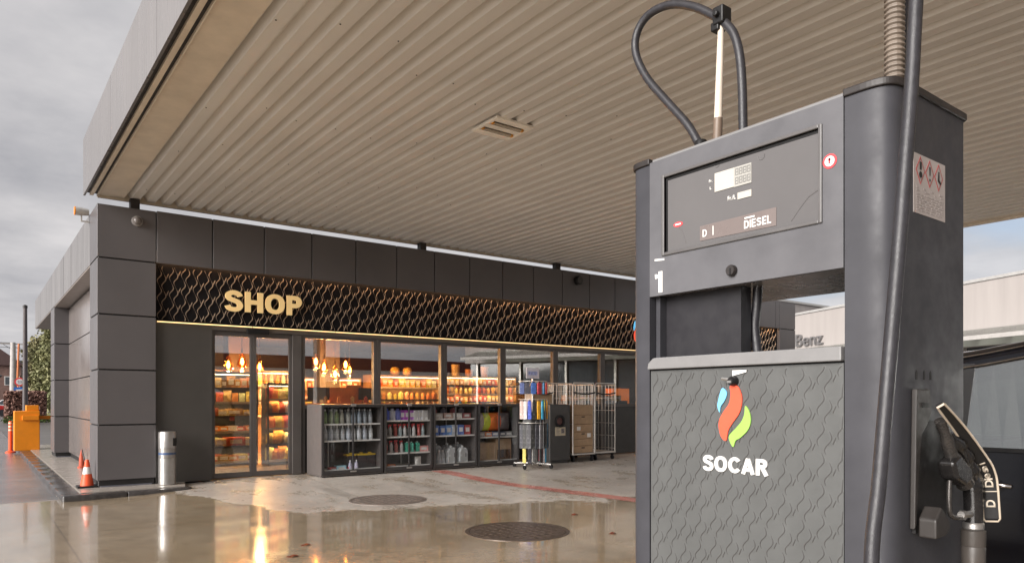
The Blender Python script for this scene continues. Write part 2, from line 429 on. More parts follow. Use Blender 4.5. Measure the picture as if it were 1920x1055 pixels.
manhole(5.0, 9.75, .58, 'round iron manhole cover in the paler drier concrete in front of the cabinets', MAN2)
# fallen leaves
LEAF = pm('wet_leaf', (.16, .035, .015), .35, var=.4, scale=80)
for k, (x, y, w, lab) in enumerate([(2.75, 7.2, 'small reddish fallen leaf on the wet concrete below the sliding doors'), (5.75, 5.75, 'dark fallen leaf on the wet concrete close to the fuel pump'), (2.6, 6.6, 'curled brown fallen leaf at the bottom edge of the puddle'), (6.2, 7.3, 'tiny red leaf lying beyond the near manhole cover')] if False else
        [(2.75, 7.2, .05, 'small reddish fallen leaf on the wet concrete below the sliding doors'), (5.75, 5.75, .045, 'dark fallen leaf on the wet concrete close to the fuel pump'), (2.45, 6.75, .055, 'curled brown fallen leaf at the bottom edge of the puddle'), (6.3, 7.0, .05, 'tiny red leaf lying beyond the near manhole cover')]):
    a = MB(); z = ghz(x, y) + .003; P = []
    for i in range(10):
        q = 2 * math.pi * i / 10; rr = w * (1 + .25 * (i % 2))
        P.append((x + rr * math.cos(q), y + .6 * rr * math.sin(q), z + .006 * (i % 3)))
    a.add(P + [(x, y, z + .004)] + [(p[0], p[1], p[2] - .002) for p in P], [(i, (i + 1) % 10, 10) for i in range(10)] + [(i, 11 + i, 11 + (i + 1) % 10, (i + 1) % 10) for i in range(10)])
    tag(a.build('fallen_leaf', LEAF, loc=(x, y, z)), lab, 'leaf', 'leaves on the forecourt')

# ------------------------------------------------------------------ canopy
cx0, cx1, cy0, cy1, cz = 1.42, 15.1, -6.0, 13.4, 4.725  # unseen rear end of the canopy, its reach chosen to shade the pump side
cn = thing('canopy', 'wide flat filling station canopy with corrugated beige underside and grey edge panels', 'canopy', (cx0, cy1, cz))
a = MB(); y = cy1; k = 0
while y > cy0:
    y2 = max(cy0, y - 2.9); a.box(cx0, cx0 + .03, y2 + .004, y - .004, cz - .02, cz + .88); y = y2
a.box(cx0 + .03, cx1, cy1 - .03, cy1 + .0, cz + .25, cz + .88)
a.build('fascia_panels', FASC, cn)
a = MB()
a.box(cx0 + .035, cx0 + .085, cy0, cy1 - .035, cz + .03, cz + .06)
a.box(cx0 + .14, cx0 + .185, cy0, cy1 - .035, cz + .03, cz + .06)
a.build('shadow_gap', DKTRIM, cn)
a = MB(); a.box(cx0 + .085, cx0 + .14, cy0, cy1 - .03, cz - .005, cz + .06)
a.box(cx0 + .185, cx0 + .20, cy0, cy1 - .03, cz - .012, cz + .06)
y = cy1 - .05
a.box(cx0 + .20, 2.0, cy0, cy1 - .06, cz + .012, cz + .05)
a.box(cx0 + .20, cx1, cy1 - .05, cy1 + .004, cz - .022, cz + .10)
a.box(cx1 - .22, cx1 - .05, cy0, cy1 - .06, cz + .0, cz + .05)
a.box(cx1 - .05, cx1, cy0, cy1 - .05, cz - .04, cz + .5)
a.build('edge_trim', CEILT, cn, bevel=.004)
# corrugated sheet
a = MB(); prof = []; x = 2.0; p = .24
while x < cx1 - .3:
    prof += [(x, cz + .095), (x + .055, cz + .095), (x + .100, cz + .012), (x + .222, cz + .012)]; x += p
prof.append((x, cz + .095)); prof.append((cx1 - .2, cz + .095))
for yy in (cy0, cy1 - .062):
    for q in prof: a.v.append((q[0], yy, q[1]))
for q in prof: a.v.append((q[0], cy0, q[1] + .002))
for q in prof: a.v.append((q[0], cy1 - .062, q[1] + .002))
n = len(prof)
for i in range(n - 1):
    a.f.append((i, i + 1, n + i + 1, n + i)); a.m.append(0)
    a.f.append((2 * n + i + 1, 2 * n + i, 3 * n + i, 3 * n + i + 1)); a.m.append(0)
a.build('corrugated_ceiling', CEIL, cn)
# screws in the sheet
for i in range(0, 20, 2):
    for k in range(4):
        x = 2.0 + .24 * i + random.choice((.125, .2)); y = 12.1 - 1.9 * k + random.uniform(-.5, .5)
        a = MB(); a.lathe([(.008, -.005), (.008, 0)], (x, y, cz + .012), 8); a.build('screw', DKTRIM, cn)
a = MB(); a.box(cx0 + .03, cx1 - .06, cy0, cy1 - .031, cz + .25, cz + .86); a.build('roof_deck', FASC, cn)
for (x, w) in ((2.14, .14), (7.6, .14), (11.35, .14), (18.0, .14)):
    if x < cx1:
        a = MB(); a.box(x - w / 2, x + w / 2, 13.19, 13.33, 4.50, cz + .0); a.build('support_post', DKTRIM, cn)
for (x, y) in ((3.1, -2.2), (11.6, -2.2), (11.6, 2.6)):
    if y > 0: continue
    a = MB(); a.box(x - .2, x + .2, y - .2, y + .2, -.1, cz + .01); a.build('column', pm('column_paint', (.62, .6, .58), .4), cn, bevel=.02)
# ceiling light
LITE = pm('light_housing', (.84, .78, .69), .4)
t = thing('ceiling_light', 'square recessed ceiling light with two long slots in the canopy underside', 'ceiling light', (5.19, 7.08, cz))
a = MB(); x0, x1, y0, y1 = 4.91, 5.47, 6.81, 7.35; z0 = cz - .012
a.box(x0, x1, y0, y0 + .06, z0, cz + .02); a.box(x0, x1, y1 - .06, y1, z0, cz + .02)
a.box(x0, x0 + .045, y0 + .06, y1 - .06, z0, cz + .02); a.box(x1 - .045, x1, y0 + .06, y1 - .06, z0, cz + .02)
a.build('frame', LITE, t, bevel=.006)
a = MB(); a.box(x0 + .045, x1 - .045, y0 + .06, y0 + .11, z0 + .004, cz + .02); a.box(x0 + .045, x1 - .045, y1 - .11, y1 - .06, z0 + .004, cz + .02)
a.box(x0 + .045, x1 - .045, 7.03, 7.13, z0 + .004, cz + .02); a.build('cover_plate', LITE, t)
for (ya, yb) in ((y0 + .11, 7.03), (7.13, y1 - .11)):
    a = MB(); a.box(x0 + .047, x1 - .047, ya + .001, yb - .001, cz + .012, cz + .02)
    sl = a.build('lamp_slot', pm('slot_reflector', (.25, .19, .14), .3), t)
    a = MB(); a.tube([(x0 + .07, (ya + yb) / 2, cz - .003), (x1 - .07, (ya + yb) / 2, cz - .003)], .013, 8); a.build('tube_lamp', pm('tube_glass', (.45, .38, .3), .2), sl, smooth=60)
    for xx in (x0 + .05, x1 - .075):
        a = MB(); a.box(xx, xx + .025, (ya + yb) / 2 - .02, (ya + yb) / 2 + .02, cz - .02, cz + .01); a.build('lamp_holder', pm('amber_holder', (.62, .28, .04), .4), sl)

# ------------------------------------------------------------------ shop building
FY = 13.16
bx, by = 1.59, FY
sh = thing('shop_building', 'low dark grey panelled filling station shop with patterned sign band and glass front', 'shop', (bx, by, 0))
ZJ = [.112, 1.0, 1.896, 2.79, 3.70, 4.57]
def pillar(x0, x1, y0, y1, top=5):
    a = MB(); a.box(x0 + .02, x1 - .02, y0 + .02, y1 - .02, 0.02, ZJ[top] - .02, 1)
    a.box(x0 + .045, x1 - .05, y0 + .021, y1 - .045, 0.0, ZJ[0], 2)
    for i in range(top):
        a.box(x0, x1, y0, y1, ZJ[i] + (.012 if i else 0), ZJ[i + 1] - .012, 0)
    return a.build('pillar', [ANTH, BLACK, pm('plinth_grey', (.11, .115, .14), .3)], sh, bevel=.003, seg=1)
pillar(1.59, 2.446, FY, 14.06)
pillar(1.59, 2.2, 20.8, 21.75, 4)
pillar(20.68, 21.56, FY, 14.06)
# front cladding row
a = MB(); x = 2.462; a.box(2.46, 20.66, FY + .032, FY + .28, 3.90, 4.55, 1)
while x < 20.6:
    a.box(x, min(x + .879, 20.665), FY, FY + .03, 3.705, 4.57, 0); x += .9
a.box(2.46, 20.66, FY + .0305, FY + .036, 3.715, 3.9, 1)
a.box(2.46, 20.66, FY + .033, FY + .30, 4.551, 4.566, 0)
a.build('fascia_cladding', [ANTH, BLACK], sh, bevel=.002, seg=1)
# side fascia
a = MB(); y = 14.066; a.box(1.62, 1.9, 14.07, 27.45, 3.72, 4.55, 1)
for y0, y1 in ((14.066, 16.95), (16.975, 18.55), (18.58, 22.5), (22.52, 27.5)):
    a.box(1.59, 1.62, y0, y1, 3.705, 4.57, 0)
a.box(1.59, 3.0, 27.5, 27.53, 3.705, 4.57, 0)
a.build('side_fascia', [SIDEM, BLACK], sh)
a = MB(); a.box(1.60, 4.5, 21.75, 27.5, 3.685, 3.704); a.box(1.60, 1.93, 14.06, 20.8, 3.685, 3.704); a.build('soffit', pm('soffit_paint', (.30, .26, .23), .4), sh)
# side wall
a = MB()
for i in range(4): a.box(1.90, 1.94, 14.06, 20.8, ZJ[i] + .008, ZJ[i + 1] - (.015 if i < 3 else .05), 0)
a.box(1.94, 2.1, 14.06, 20.8, 0, 3.69, 1)
a.build('side_wall', [SIDEW, BLACK], sh)
a = MB(); a.box(2.2, 20.6, 21.5, 21.75, 0, 4.4); a.box(20.6, 20.9, 14.06, 21.75, 0, 4.4); a.build('outer_wall', ANTH2, sh)
a = MB(); a.box(1.95, 20.9, FY + .31, 27.4, 4.30, 4.42); a.build('roof', pm('roof_felt', (.10, .1, .1), .8), sh)
# sign band
a = MB(); a.box(2.45, 20.67, FY + .10, FY + .14, 2.745, 3.72); a.box(2.45, 20.67, FY + .02, FY + .10, 2.735, 2.75); sb = a.build('sign_band', SIGNB, sh)
def strands(gp, lam, u0, u1, v0, v1, n=14):
    """the wave motif: per group two long winding strands and a column of short strokes; yields lists of (u, v, weight)"""
    A = .165 * gp; k = 0
    while u0 + k * gp < u1 + gp:
        p0 = 2 * math.pi * .22 * k
        for du, ph in ((.33, 0.), (.70, 1.75)):
            uc = u0 + (k + du) * gp; P = []; m = int((v1 - v0) / lam * n)
            for i in range(m + 1):
                v = v0 + (v1 - v0) * i / m; th = 2 * math.pi * v / lam - p0 + ph
                P.append((uc + A * (math.sin(th) + .18 * math.sin(2 * th)), v, max(0., .5 + .5 * math.cos(th - .25)) ** .75))
            if u0 + A < uc < u1 - A: yield P
        uc = u0 + (k + 1.0) * gp; j = 0
        vv = v0 + ((.55 + .22 * k) % 1.) * lam
        while vv + .16 * lam < v1:
            if vv - .16 * lam > v0 and u0 + A < uc < u1 - A:
                P = []
                for i in range(8):
                    f = i / 7; P.append((uc + .07 * gp * math.sin((f - .5) * math.pi), vv + (f - .5) * .32 * lam, math.sin(math.pi * f) ** .5 if 0 < f < 1 else 0.))
                yield P
            vv += lam
        k += 1
a = MB(); yb = FY + .10
for P in strands(.19, .29, 2.455, 20.66, 2.77, 3.665):
    base = len(a.v)
    for (xo, z, wt) in P:
        wd = .0010 + .0092 * wt; dp = .003 + .012 * wt
        a.v += [(xo - wd, yb, z), (xo - wd * .2, yb - dp, z), (xo + wd * .5, yb - dp * .9, z), (xo + wd, yb, z)]
    for i in range(len(P) - 1):
        b0 = base + 4 * i
        for c in range(3): a.f.append((b0 + c, b0 + c + 1, b0 + c + 5, b0 + c + 4)); a.m.append(0)
a.build('wave_relief', RIB, sb, smooth=50)
LEDW = em('warm_led', (1., .60, .32), 9.)
LEDG = em('gold_led', (1., .66, .30), .28)
a = MB(); a.box(2.48, 20.6, FY + .045, FY + .075, 3.80, 3.815); a.build('light_strip', LEDW, sb)
a = MB()
x = 2.47
while x < 20.6: a.box(x, min(x + 1.57, 20.6), FY + .018, FY + .038, 2.716, 2.733); x += 1.585
a.build('gold_light_strip', LEDG, sb)
sign_text('shop_lettering', 'SHOP', em('lit_letter', (.80, .56, .25), .06), (3.57, FY + .045, 2.99), (1, 0, 0), 1.39, .365, .03, sb, t=.215, gap=.09)
# logo on the sign band
RED0 = [(485, 180), (520, 182), (540, 220), (543, 260), (530, 310), (495, 360), (475, 395), (465, 442), (440, 425), (428, 380), (432, 340), (455, 300), (480, 265), (488, 220)]
BLU0 = [(443, 193), (465, 205), (468, 225), (455, 255), (437, 280), (432, 308), (421, 280), (425, 250)]
GRN0 = [(560, 276), (580, 305), (585, 350), (570, 390), (535, 425), (512, 440), (500, 470), (482, 440), (482, 415), (510, 385), (540, 350), (555, 315)]
def flame(pts, fx, ax, lo, hi, name, mat, parent):
    q = catmull([(p[0], p[1], 0) for p in pts], 4, True)
    a = MB(); a.prism([fx(v.x, v.y) for v in q], ax, lo, hi); a.build(name, mat, parent, smooth=30)
fx = lambda u, v: (13.98 + (u - 421) / 290 * .62, 3.52 - (v - 180) / 290 * .62)
for nm, P, mt in (('red_flame', RED0, em('lit_red', (.9, .1, .05), .15)), ('blue_flame', BLU0, em('lit_blue', (.1, .5, .9), .15)), ('green_flame', GRN0, em('lit_green', (.4, .7, .1), .15))):
    flame(P, fx, 'y', FY + .02, FY + .045, nm, mt, sb)
# dark wall left of the doors, header, spandrels
a = MB(); a.box(2.45, 3.36, FY + .06, FY + .2, 0, 2.735); a.build('front_wall', ANTH2, sh)
a = MB(); a.box(3.36, 20.67, FY + .06, FY + .24, 2.64, 2.734); a.build('window_header', FRAME, sh)
a = MB(); a.box(3.95, 4.35, FY + .02, FY + .06, 2.60, 2.70); a.build('door_sensor', BLK, sh, bevel=.01)
GY = FY + .14
def leaf(x0, x1, yy):
    d = MB(); w = .055; z0, z1 = .015, 2.638
    d.box(x0, x0 + w, yy, yy + .05, z0, z1); d.box(x1 - w, x1, yy, yy + .05, z0, z1)
    d.box(x0 + w, x1 - w, yy, yy + .05, z0, z0 + .09); d.box(x0 + w, x1 - w, yy, yy + .05, z1 - .09, z1)
    o = d.build('sliding_door', FRAME, sh, bevel=.004)
    d = MB(); d.box(x0 + w, x1 - w, yy + .02, yy + .03, z0 + .09, z1 - .09); d.build('pane', WINGLASS, o)
leaf(3.365, 4.085, GY - .03); leaf(4.088, 4.80, GY - .03)
a = MB(); a.box(4.802, 4.975, FY + .07, FY + .26, 0.01, 2.64); a.build('door_post', FRAME, sh, bevel=.006)
x = 4.977; nwin = 9
for i in range(nwin):
    x0, x1 = x, x + 1.58
    d = MB(); w = .075
    d.box(x0, x0 + w, GY - .05, GY + .06, 0.01, 2.638); d.box(x1 - w, x1, GY - .05, GY + .06, 0.01, 2.638)
    d.box(x0 + w, x1 - w, GY - .05, GY + .06, 1.24, 1.31); d.box(x0 + w, x1 - w, GY - .05, GY + .06, 2.585, 2.638)
    o = d.build('window', FRAME, sh, bevel=.004)
    d = MB(); d.box(x0 + w, x1 - w, GY + .0, GY + .012, 1.31, 2.585); d.build('pane', WINGLASS, o)
    d = MB(); d.box(x0 + w, x1 - w, GY - .02, GY + .03, .02, 1.24); d.build('lower_panel', pm('spandrel', (.05, .047, .045), .22, var=.1), o)
    x += 1.585
a = MB(); a.box(x, 20.68, FY + .08, FY + .2, 0, 2.64); a.build('end_wall', ANTH2, sh)
# interior shell
a = MB(); a.box(2.2, 20.6, FY + .22, 21.5, -.02, .012); a.build('interior_floor', INFLOOR, sh)
a = MB(); a.box(2.2, 20.6, FY + .26, 21.5, 2.98, 3.02); a.build('interior_ceiling', INCEIL, sh)
a = MB(); a.box(2.2, 20.6, 21.3, 21.45, .012, 2.98); a.build('interior_back_wall', INDARK, sh)
a = MB(); a.box(2.2, 3.2, FY + .26, 21.3, .012, 2.98); a.build('interior_side_wall', INDARK, sh)
for (x, y, w) in ((5.08, 17.6, .5), (7.45, 17.8, .55), (17.1, 15.2, .5)):
    a = MB(); a.box(x - w / 2, x + w / 2, y, y + .4, .012, 2.98); a.build('interior_column', INDARK, sh)

# wall devices
t = thing('dome_camera', 'small grey dome camera on the top panel of the corner pillar', 'camera', (2.163, FY, 4.351))
a = MB(); a.lathe([(.085, -.001), (.085, -.03), (.07, -.04)], (2.163, FY, 4.351), 20, ax='y'); a.build('mount', pm('camera_grey', (.24, .22, .21), .3), t, smooth=40)
a = MB(); a.lathe([(.062, -.04), (.062, -.06), (.05, -.085), (.025, -.1), (.003, -.105)], (2.163, FY, 4.351), 20, ax='y'); a.build('dome', pm('camera_dome', (.16, .14, .13), .1), t, smooth=60)
t = thing('wall_speaker', 'black round speaker on the upper panels near the far end of the shop front', 'speaker', (11.93, FY, 4.355))
a = MB(); a.lathe([(.11, -.001), (.11, -.10), (.09, -.12)], (11.93, FY, 4.355), 20, ax='y'); a.build('housing', BLK, t, smooth=40)
a = MB(); a.lathe([(.085, -.121), (.075, -.126)], (11.93, FY, 4.355), 20, ax='y'); a.build('grille', pm('speaker_grille', (.05, .05, .05), .6), t)
t = thing('wall_lamp', 'small grey floodlight with orange rim on the upper side edge of the shop', 'lamp', (1.59, 14.1, 4.58))
a = MB(); a.lathe([(.001, -.001), (.055, -.001), (.07, -.12), (.07, -.20)], (1.58, 14.1, 4.60), 16, ax='x'); a.build('housing', GALV, t, smooth=40)
a = MB(); a.lathe([(.072, -.2), (.072, -.215)], (1.58, 14.1, 4.60), 16, ax='x'); a.build('rim', ORANGE, t)
a = MB(); a.box(1.46, 1.48, 14.08, 14.12, 4.45, 4.56); a.box(1.46, 1.589, 14.08, 14.12, 4.43, 4.45); a.build('bracket', GALV, t)

# ------------------------------------------------------------------ pendant lamps
AMB = glass('amber_glass', (1., .62, .28), .06, .5)
BULB = em('filament', (1., .50, .14), 16.)
def pendant():
    t = thing('pendant_lamp', '', 'pendant lamp', (0, 0, 0), 'amber glass pendant lamps inside the shop')
    a = MB(); a.lathe([(.02, .17), (.035, .13), (.062, .05), (.088, -.02), (.094, -.07), (.078, -.12), (.055, -.135)], n=16); a.build('glass_shade', AMB, t, smooth=60)
    a = MB(); a.lathe([(.012, .07), (.03, .03), (.036, -.02), (.022, -.06), (.004, -.075)], n=10); a.build('bulb', BULB, t, smooth=60)
    a = MB(); a.lathe([(.022, .25), (.024, .17)], n=10); a.build('lamp_holder', BLK, t)
    a = MB(); a.tube([(0, 0, .25), (0, 0, .9)], .006, 6); a.build('cord', BLK, t)
    return t
PEN = [(4.533, 2.195), (4.869, 2.277), (4.9, 2.037), (5.225, 2.167), (6.604, 2.334), (6.859, 2.213), (7.313, 2.278), (7.091, 2.05), (7.524, 2.166)]
PLAB = ['amber glass pendant lamp behind the left door leaf, left of its cluster', 'amber glass pendant lamp behind the left door leaf, topmost there', 'amber glass pendant lamp behind the left door leaf, lowest there', 'amber glass pendant lamp hanging behind the right door leaf',
        'amber pendant lamp in the first window, topmost and leftmost', 'amber pendant lamp in the first window, second from its left side', 'amber pendant lamp in the first window, high and fourth from left', 'amber pendant lamp in the first window, lowest of five', 'amber pendant lamp in the first window, nearest the right frame']
p0 = pendant()
for i, (x, z) in enumerate(PEN):
    o = p0 if i == 0 else dup(p0, (x, 16.5 + .12 * (i % 3), z))
    o.location = (x, 16.5 + .12 * (i % 3), z); o.scale = (1.15, 1.15, 1.15); o['label'] = PLAB[i]
    L_ = bpy.data.lights.new('lamp_light', 'POINT'); L_.energy = 24; L_.color = (1, .52, .18); L_.shadow_soft_size = .05
    lo = bpy.data.objects.new('lamp_light', L_); COL.objects.link(lo); lo.parent = o; lo.location = (0, 0, -.17)

# ------------------------------------------------------------------ goods prototypes (mesh data shared)
def proto(name, mb, mats, **kw):
    o = mb.build(name, mats, **kw); me = o.data; bpy.data.objects.remove(o); return me
CAP = pm('bottle_cap', (.75, .74, .72), .4)
def bottle_mesh():
    a = MB(); a.lathe([(.040, 0), (.043, .01), (.043, .15), (.036, .19), (.018, .225), (.016, .235)], n=12)
    a.lathe([(.019, .235), (.019, .265), (.015, .268)], n=10, m=1)
    a.lathe([(.0436, .04), (.0436, .12)], n=12, m=2); return proto('bottle', a, [GOODB, CAP, GOODS], smooth=40)
def can_mesh():
    a = MB(); a.lathe([(.05, 0), (.053, .006), (.053, .145), (.048, .152), (.025, .155), (.024, .18), (.02, .182)], n=12); return proto('can', a, [GOODS], smooth=40)
def jug_mesh():
    a = MB(); s = [(-.075, 0), (.075, 0), (.08, .02), (.08, .19), (.06, .235), (.03, .255), (-.03, .255), (-.07, .21), (-.08, .19), (-.08, .02)]
    a.prism(s, 'y', -.05, .05, 0); a.lathe([(.02, .255), (.02, .285)], n=10, m=1); a.box(.02, .05, -.052, .052, .10, .18, 2)
    return proto('jug', a, [GOODB, CAP, SHELFD], bevel=.008)
def spray_mesh():
    a = MB(); a.lathe([(.035, 0), (.037, .01), (.037, .14), (.022, .185), (.014, .20), (.014, .215)], n=12)
    a.box(-.045, .02, -.013, .013, .215, .245, 1); a.box(-.04, -.03, -.006, .006, .17, .215, 1); return proto('spray', a, [GOODB, REDP], smooth=40)
def pack_mesh(w, d, h):
    a = MB(); a.box(-w / 2, w / 2, -d / 2, d / 2, 0, h); a.box(-w * .32, w * .32, -d / 2 - .001, -d / 2, h * .3, h * .75, 1); return proto('pack', a, [GOODS, CARD2], bevel=.004)
def bag_mesh():
    a = MB(); n = 9; 
    for i in range(n):
        z = .22 * i / (n - 1); q = math.sin(math.pi * min(1, max(0, i / (n - 1)))) ** .6
        hw = .075 - .006 * q; hd = .004 + .034 * q
        for k in range(12):
            aa = 2 * math.pi * k / 12; a.v.append((hw * max(-1, min(1, 1.25 * math.cos(aa))), hd * math.sin(aa), z + .004 * math.sin(k * 2 + i)))
    for i in range(n - 1):
        for k in range(12): a.f.append((i * 12 + k, i * 12 + (k + 1) % 12, (i + 1) * 12 + (k + 1) % 12, (i + 1) * 12 + k)); a.m.append(0)
    a.f += [tuple(range(11, -1, -1)), tuple((n - 1) * 12 + k for k in range(12))]; a.m += [0, 0]
    return proto('bag', a, [GOODS], smooth=60)
BOT, CAN, JUG, SPR, BAG = bottle_mesh(), can_mesh(), jug_mesh(), spray_mesh(), bag_mesh()
PK1, PK2, PK3, PKL = pack_mesh(.13, .09, .19), pack_mesh(.20, .14, .11), pack_mesh(.10, .08, .15), pack_mesh(.34, .22, .16)
def put(name, me, x, y, z, label, cat, color, group, rz=0., s=1.):
    o = bpy.data.objects.new(name, me); COL.objects.link(o); o.location = (x, y, z); o.rotation_euler = (0, 0, rz); o.scale = (s, s, s)
    o.color = (*color, 1); return tag(o, label, cat, group)
random.seed(11)
def row(name, me, n, x0, x1, y, z, what, where, cat, cols, group, s=1., jit=.009, rz=0.):
    for i in range(n):
        x = x0 + (x1 - x0) * (i + .5) / n
        c = cols[i % len(cols)]
        if group == 'goods on the shop shelves': c = tuple(min(.9, q * random.uniform(.7, 1.25)) for q in random.choice(cols)); s_i = s * random.uniform(.85, 1.22)
        else: s_i = s
        put(name, me, x + random.uniform(-jit, jit), y + random.uniform(-.012, .012), z, '%s %s from left %s' % (ORD[i], what, where), cat, c, group, rz + random.uniform(-.12, .12), s_i * random.uniform(.97, 1.03))

# ------------------------------------------------------------------ outdoor display cabinets
CABM = pm('cabinet_grey', (.098, .085, .08), .4, var=.06, scale=2)
CABF = pm('cabinet_frame', (.035, .032, .032), .35, var=.1)
CABI = pm('cabinet_inside', (.03, .028, .027), .5)
def cabinet(x0, x1, label, shelves, yf=12.36, yb=13.08):
    z0 = ghz((x0 + x1) / 2, yf) + .0; zt = 1.325
    t = thing('display_cabinet', label, 'cabinet', ((x0 + x1) / 2, (yf + yb) / 2, z0), 'glazed display cabinets outside the shop')
    a = MB(); th = .03
    a.box(x0, x0 + th, yf + .03, yb, z0 + .05, zt - .03); a.box(x1 - th, x1, yf + .03, yb, z0 + .05, zt - .03)
    a.box(x0, x1, yf + .03, yb, zt - .029, zt); a.box(x0 + th, x1 - th, yb - .03, yb, z0 + .05, zt - .03)
    a.box(x0, x1, yf + .03, yb, z0 + .02, z0 + .049)
    a.build('carcass', CABM, t, bevel=.004)
    a = MB(); a.box(x0 + th + .001, x1 - th - .001, yb - .036, yb - .0305, z0 + .051, zt - .031); a.build('back_lining', CABI, t)
    xm = (x0 + x1) / 2
    for (u, v) in ((x0 + .004, xm - .002), (xm + .002, x1 - .004)):
        a = MB(); w = .045
        fu = w if u < xm - .1 else .012; fv = .012 if u < xm - .1 else w
        a.box(u, u + fu, yf, yf + .028, z0 + .055, zt - .004); a.box(v - fv, v, yf, yf + .028, z0 + .055, zt - .004)
        a.box(u + fu, v - fv, yf, yf + .028, z0 + .055, z0 + .12); a.box(u + fu, v - fv, yf, yf + .028, zt - .05, zt - .004)
        d = a.build('glass_door', CABF, t, bevel=.003)
        a = MB(); a.box(u + fu, v - fv, yf + .012, yf + .018, z0 + .12, zt - .05); a.build('pane', CABGLASS, d)
    a = MB(); a.box(xm - .05, xm + .05, yf - .02, yf - .001, zt - .035, zt + .012); a.build('lock_plate', STEEL, t, bevel=.003)
    a = MB(); a.box(xm - .06, xm + .06, yf - .012, yf - .001, z0 + .075, z0 + .105); a.build('door_latch', STEEL, t, bevel=.003)
    a = MB()
    for xx in (x0 + .06, x1 - .06):
        for yy in (yf + .07, yb - .06): a.lathe([(.025, 0), (.025, .021)], (xx, yy, z0), 10)
    a.build('feet', BLK, t)
    for zz in shelves:
        a = MB(); a.box(x0 + th + .002, x1 - th - .01, yf + .06, yb - .04, zz - .022, zz - .003); a.box(x0 + th + .002, x1 - th - .01, yf + .05, yf + .06, zz - .028, zz + .002); a.build('shelf', SHELFM, t)
    a = MB(); a.box(x0 + th + .002, x1 - th - .01, yf + .05, yf + .062, z0 + .10, z0 + .135); a.box(x0 + th + .002, x1 - th - .01, yf + .062, yb - .04, z0 + .10, z0 + .11); a.build('bottom_rail', SHELFM, t)
    a = MB()
    for f in (.33, .67): xx = x0 + (x1 - x0) * f; a.box(xx - .012, xx + .012, yb - .05, yb - .037, z0 + .11, zt - .06)
    a.build('shelf_upright', SHELFM, t)
CB = [(5.02, 6.245), (6.27, 7.335), (7.355, 8.415), (8.435, 9.52)]
cabinet(*CB[0], 'glazed grey cabinet of clear bottles nearest the sliding doors', [.97, .665])
cabinet(*CB[1], 'glazed grey cabinet with red and white spray bottles, second from the doors', [1.015, .70, .385])
cabinet(*CB[2], 'glazed grey cabinet with large white canisters at the bottom', [1.03, .69])
cabinet(*CB[3], 'glazed grey cabinet with safety vests above cardboard boxes', [.63])
yy = 12.55
G1 = 'bottles in the outdoor cabinets'; W1 = 'cabinet of clear bottles'
GRY = [(.62, .64, .66), (.56, .6, .66), (.65, .66, .66)]
row('bottle', BOT, 9, 5.10, 6.12, yy, .968, 'tall clear bottle', 'on the top shelf of the clear bottle cabinet', 'bottle', [(.32, .46, .22), (.40, .48, .30), (.34, .46, .24), (.48, .47, .38), (.46, .46, .42), (.34, .40, .46), (.36, .42, .48), (.4, .44, .47), (.42, .44, .46)], G1, 1.0)
row('bottle', BOT, 9, 5.10, 6.12, yy, .663, 'tall clear bottle', 'on the middle shelf of the clear bottle cabinet', 'bottle', GRY, G1, 1.0)
row('bottle', BOT, 9, 5.14, 6.14, yy + .16, .968, 'rear bottle', 'on the top shelf, clear bottle cabinet', 'bottle', GRY, G1, .98)
row('bottle', BOT, 9, 5.14, 6.14, yy + .16, .663, 'rear bottle', 'on the middle shelf, clear bottle cabinet', 'bottle', GRY, G1, .98)
zb = .085
put('pack', PKL, 5.32, yy + .02, zb, 'low red pack at the bottom corner of the clear bottle cabinet', 'pack', (.5, .08, .08), 'packs in the outdoor cabinets', s=.5)
put('pack', PK2, 5.46, yy + .02, zb, 'light blue pack at the bottom of the clear bottle cabinet', 'pack', (.35, .62, .72), 'packs in the outdoor cabinets', s=.95)
put('pack', PKL, 5.68, yy, zb, 'flat red pack at the bottom middle of the clear bottle cabinet', 'pack', (.62, .05, .06), 'packs in the outdoor cabinets', s=.48)
BBOX = pm('car_battery_case', (.03, .028, .03), .4); YEL = pm('yellow_lid', (.70, .46, .02), .4)
for i, x in enumerate((5.70, 5.92, 6.10)):
    t = thing('car_battery', '%s black battery with yellow lid from the left in the clear bottle cabinet' % ORD[i], 'battery', (x, yy + .12, zb + (.0 if i else 0)), 'batteries with yellow lids')
    a = MB(); a.box(x - .09, x + .09, yy + .04, yy + .21, zb, zb + .27); a.build('case', [BBOX], t, bevel=.006)
    a = MB(); a.box(x - .095, x + .095, yy + .035, yy + .215, zb + .27, zb + .30); a.box(x - .03, x + .03, yy + .08, yy + .12, zb + .30, zb + .325); a.build('lid', YEL, t, bevel=.006)
row('bottle', BOT, 3, 5.60, 5.80, yy - .03, zb, 'small pale bottle', 'in front of the batteries in the clear bottle cabinet', 'bottle', [(.62, .60, .75), (.7, .7, .8)], G1, .72)
# second cabinet
G2 = 'sprays and cans in the second cabinet'
S2 = 'second cabinet'
row('can', CAN, 3, 6.34, 6.72, yy, 1.013, 'tall blue and white can', 'on the top shelf of the second cabinet', 'can', [(.10, .14, .55), (.7, .7, .78), (.16, .18, .5)], G2, 1.2)
row('pack', PK1, 3, 6.68, 7.0, yy, 1.013, 'purple pack', 'on the top shelf of the second cabinet', 'pack', [(.35, .08, .45), (.5, .1, .5), (.40, .14, .5)], G2, 1.0)
row('pack', PK3, 3, 7.0, 7.28, yy, 1.013, 'small white pack', 'on the top shelf of the second cabinet', 'pack', [(.7, .68, .66), (.66, .66, .7)], G2, 1.25)
row('spray_bottle', SPR, 9, 6.34, 7.27, yy, .698, 'red-topped white spray bottle', 'on the middle shelf of the second cabinet', 'spray bottle', [(.6, .58, .56), (.66, .64, .62), (.6, .12, .1), (.5, .6, .62), (.7, .68, .66)], G2, .95)
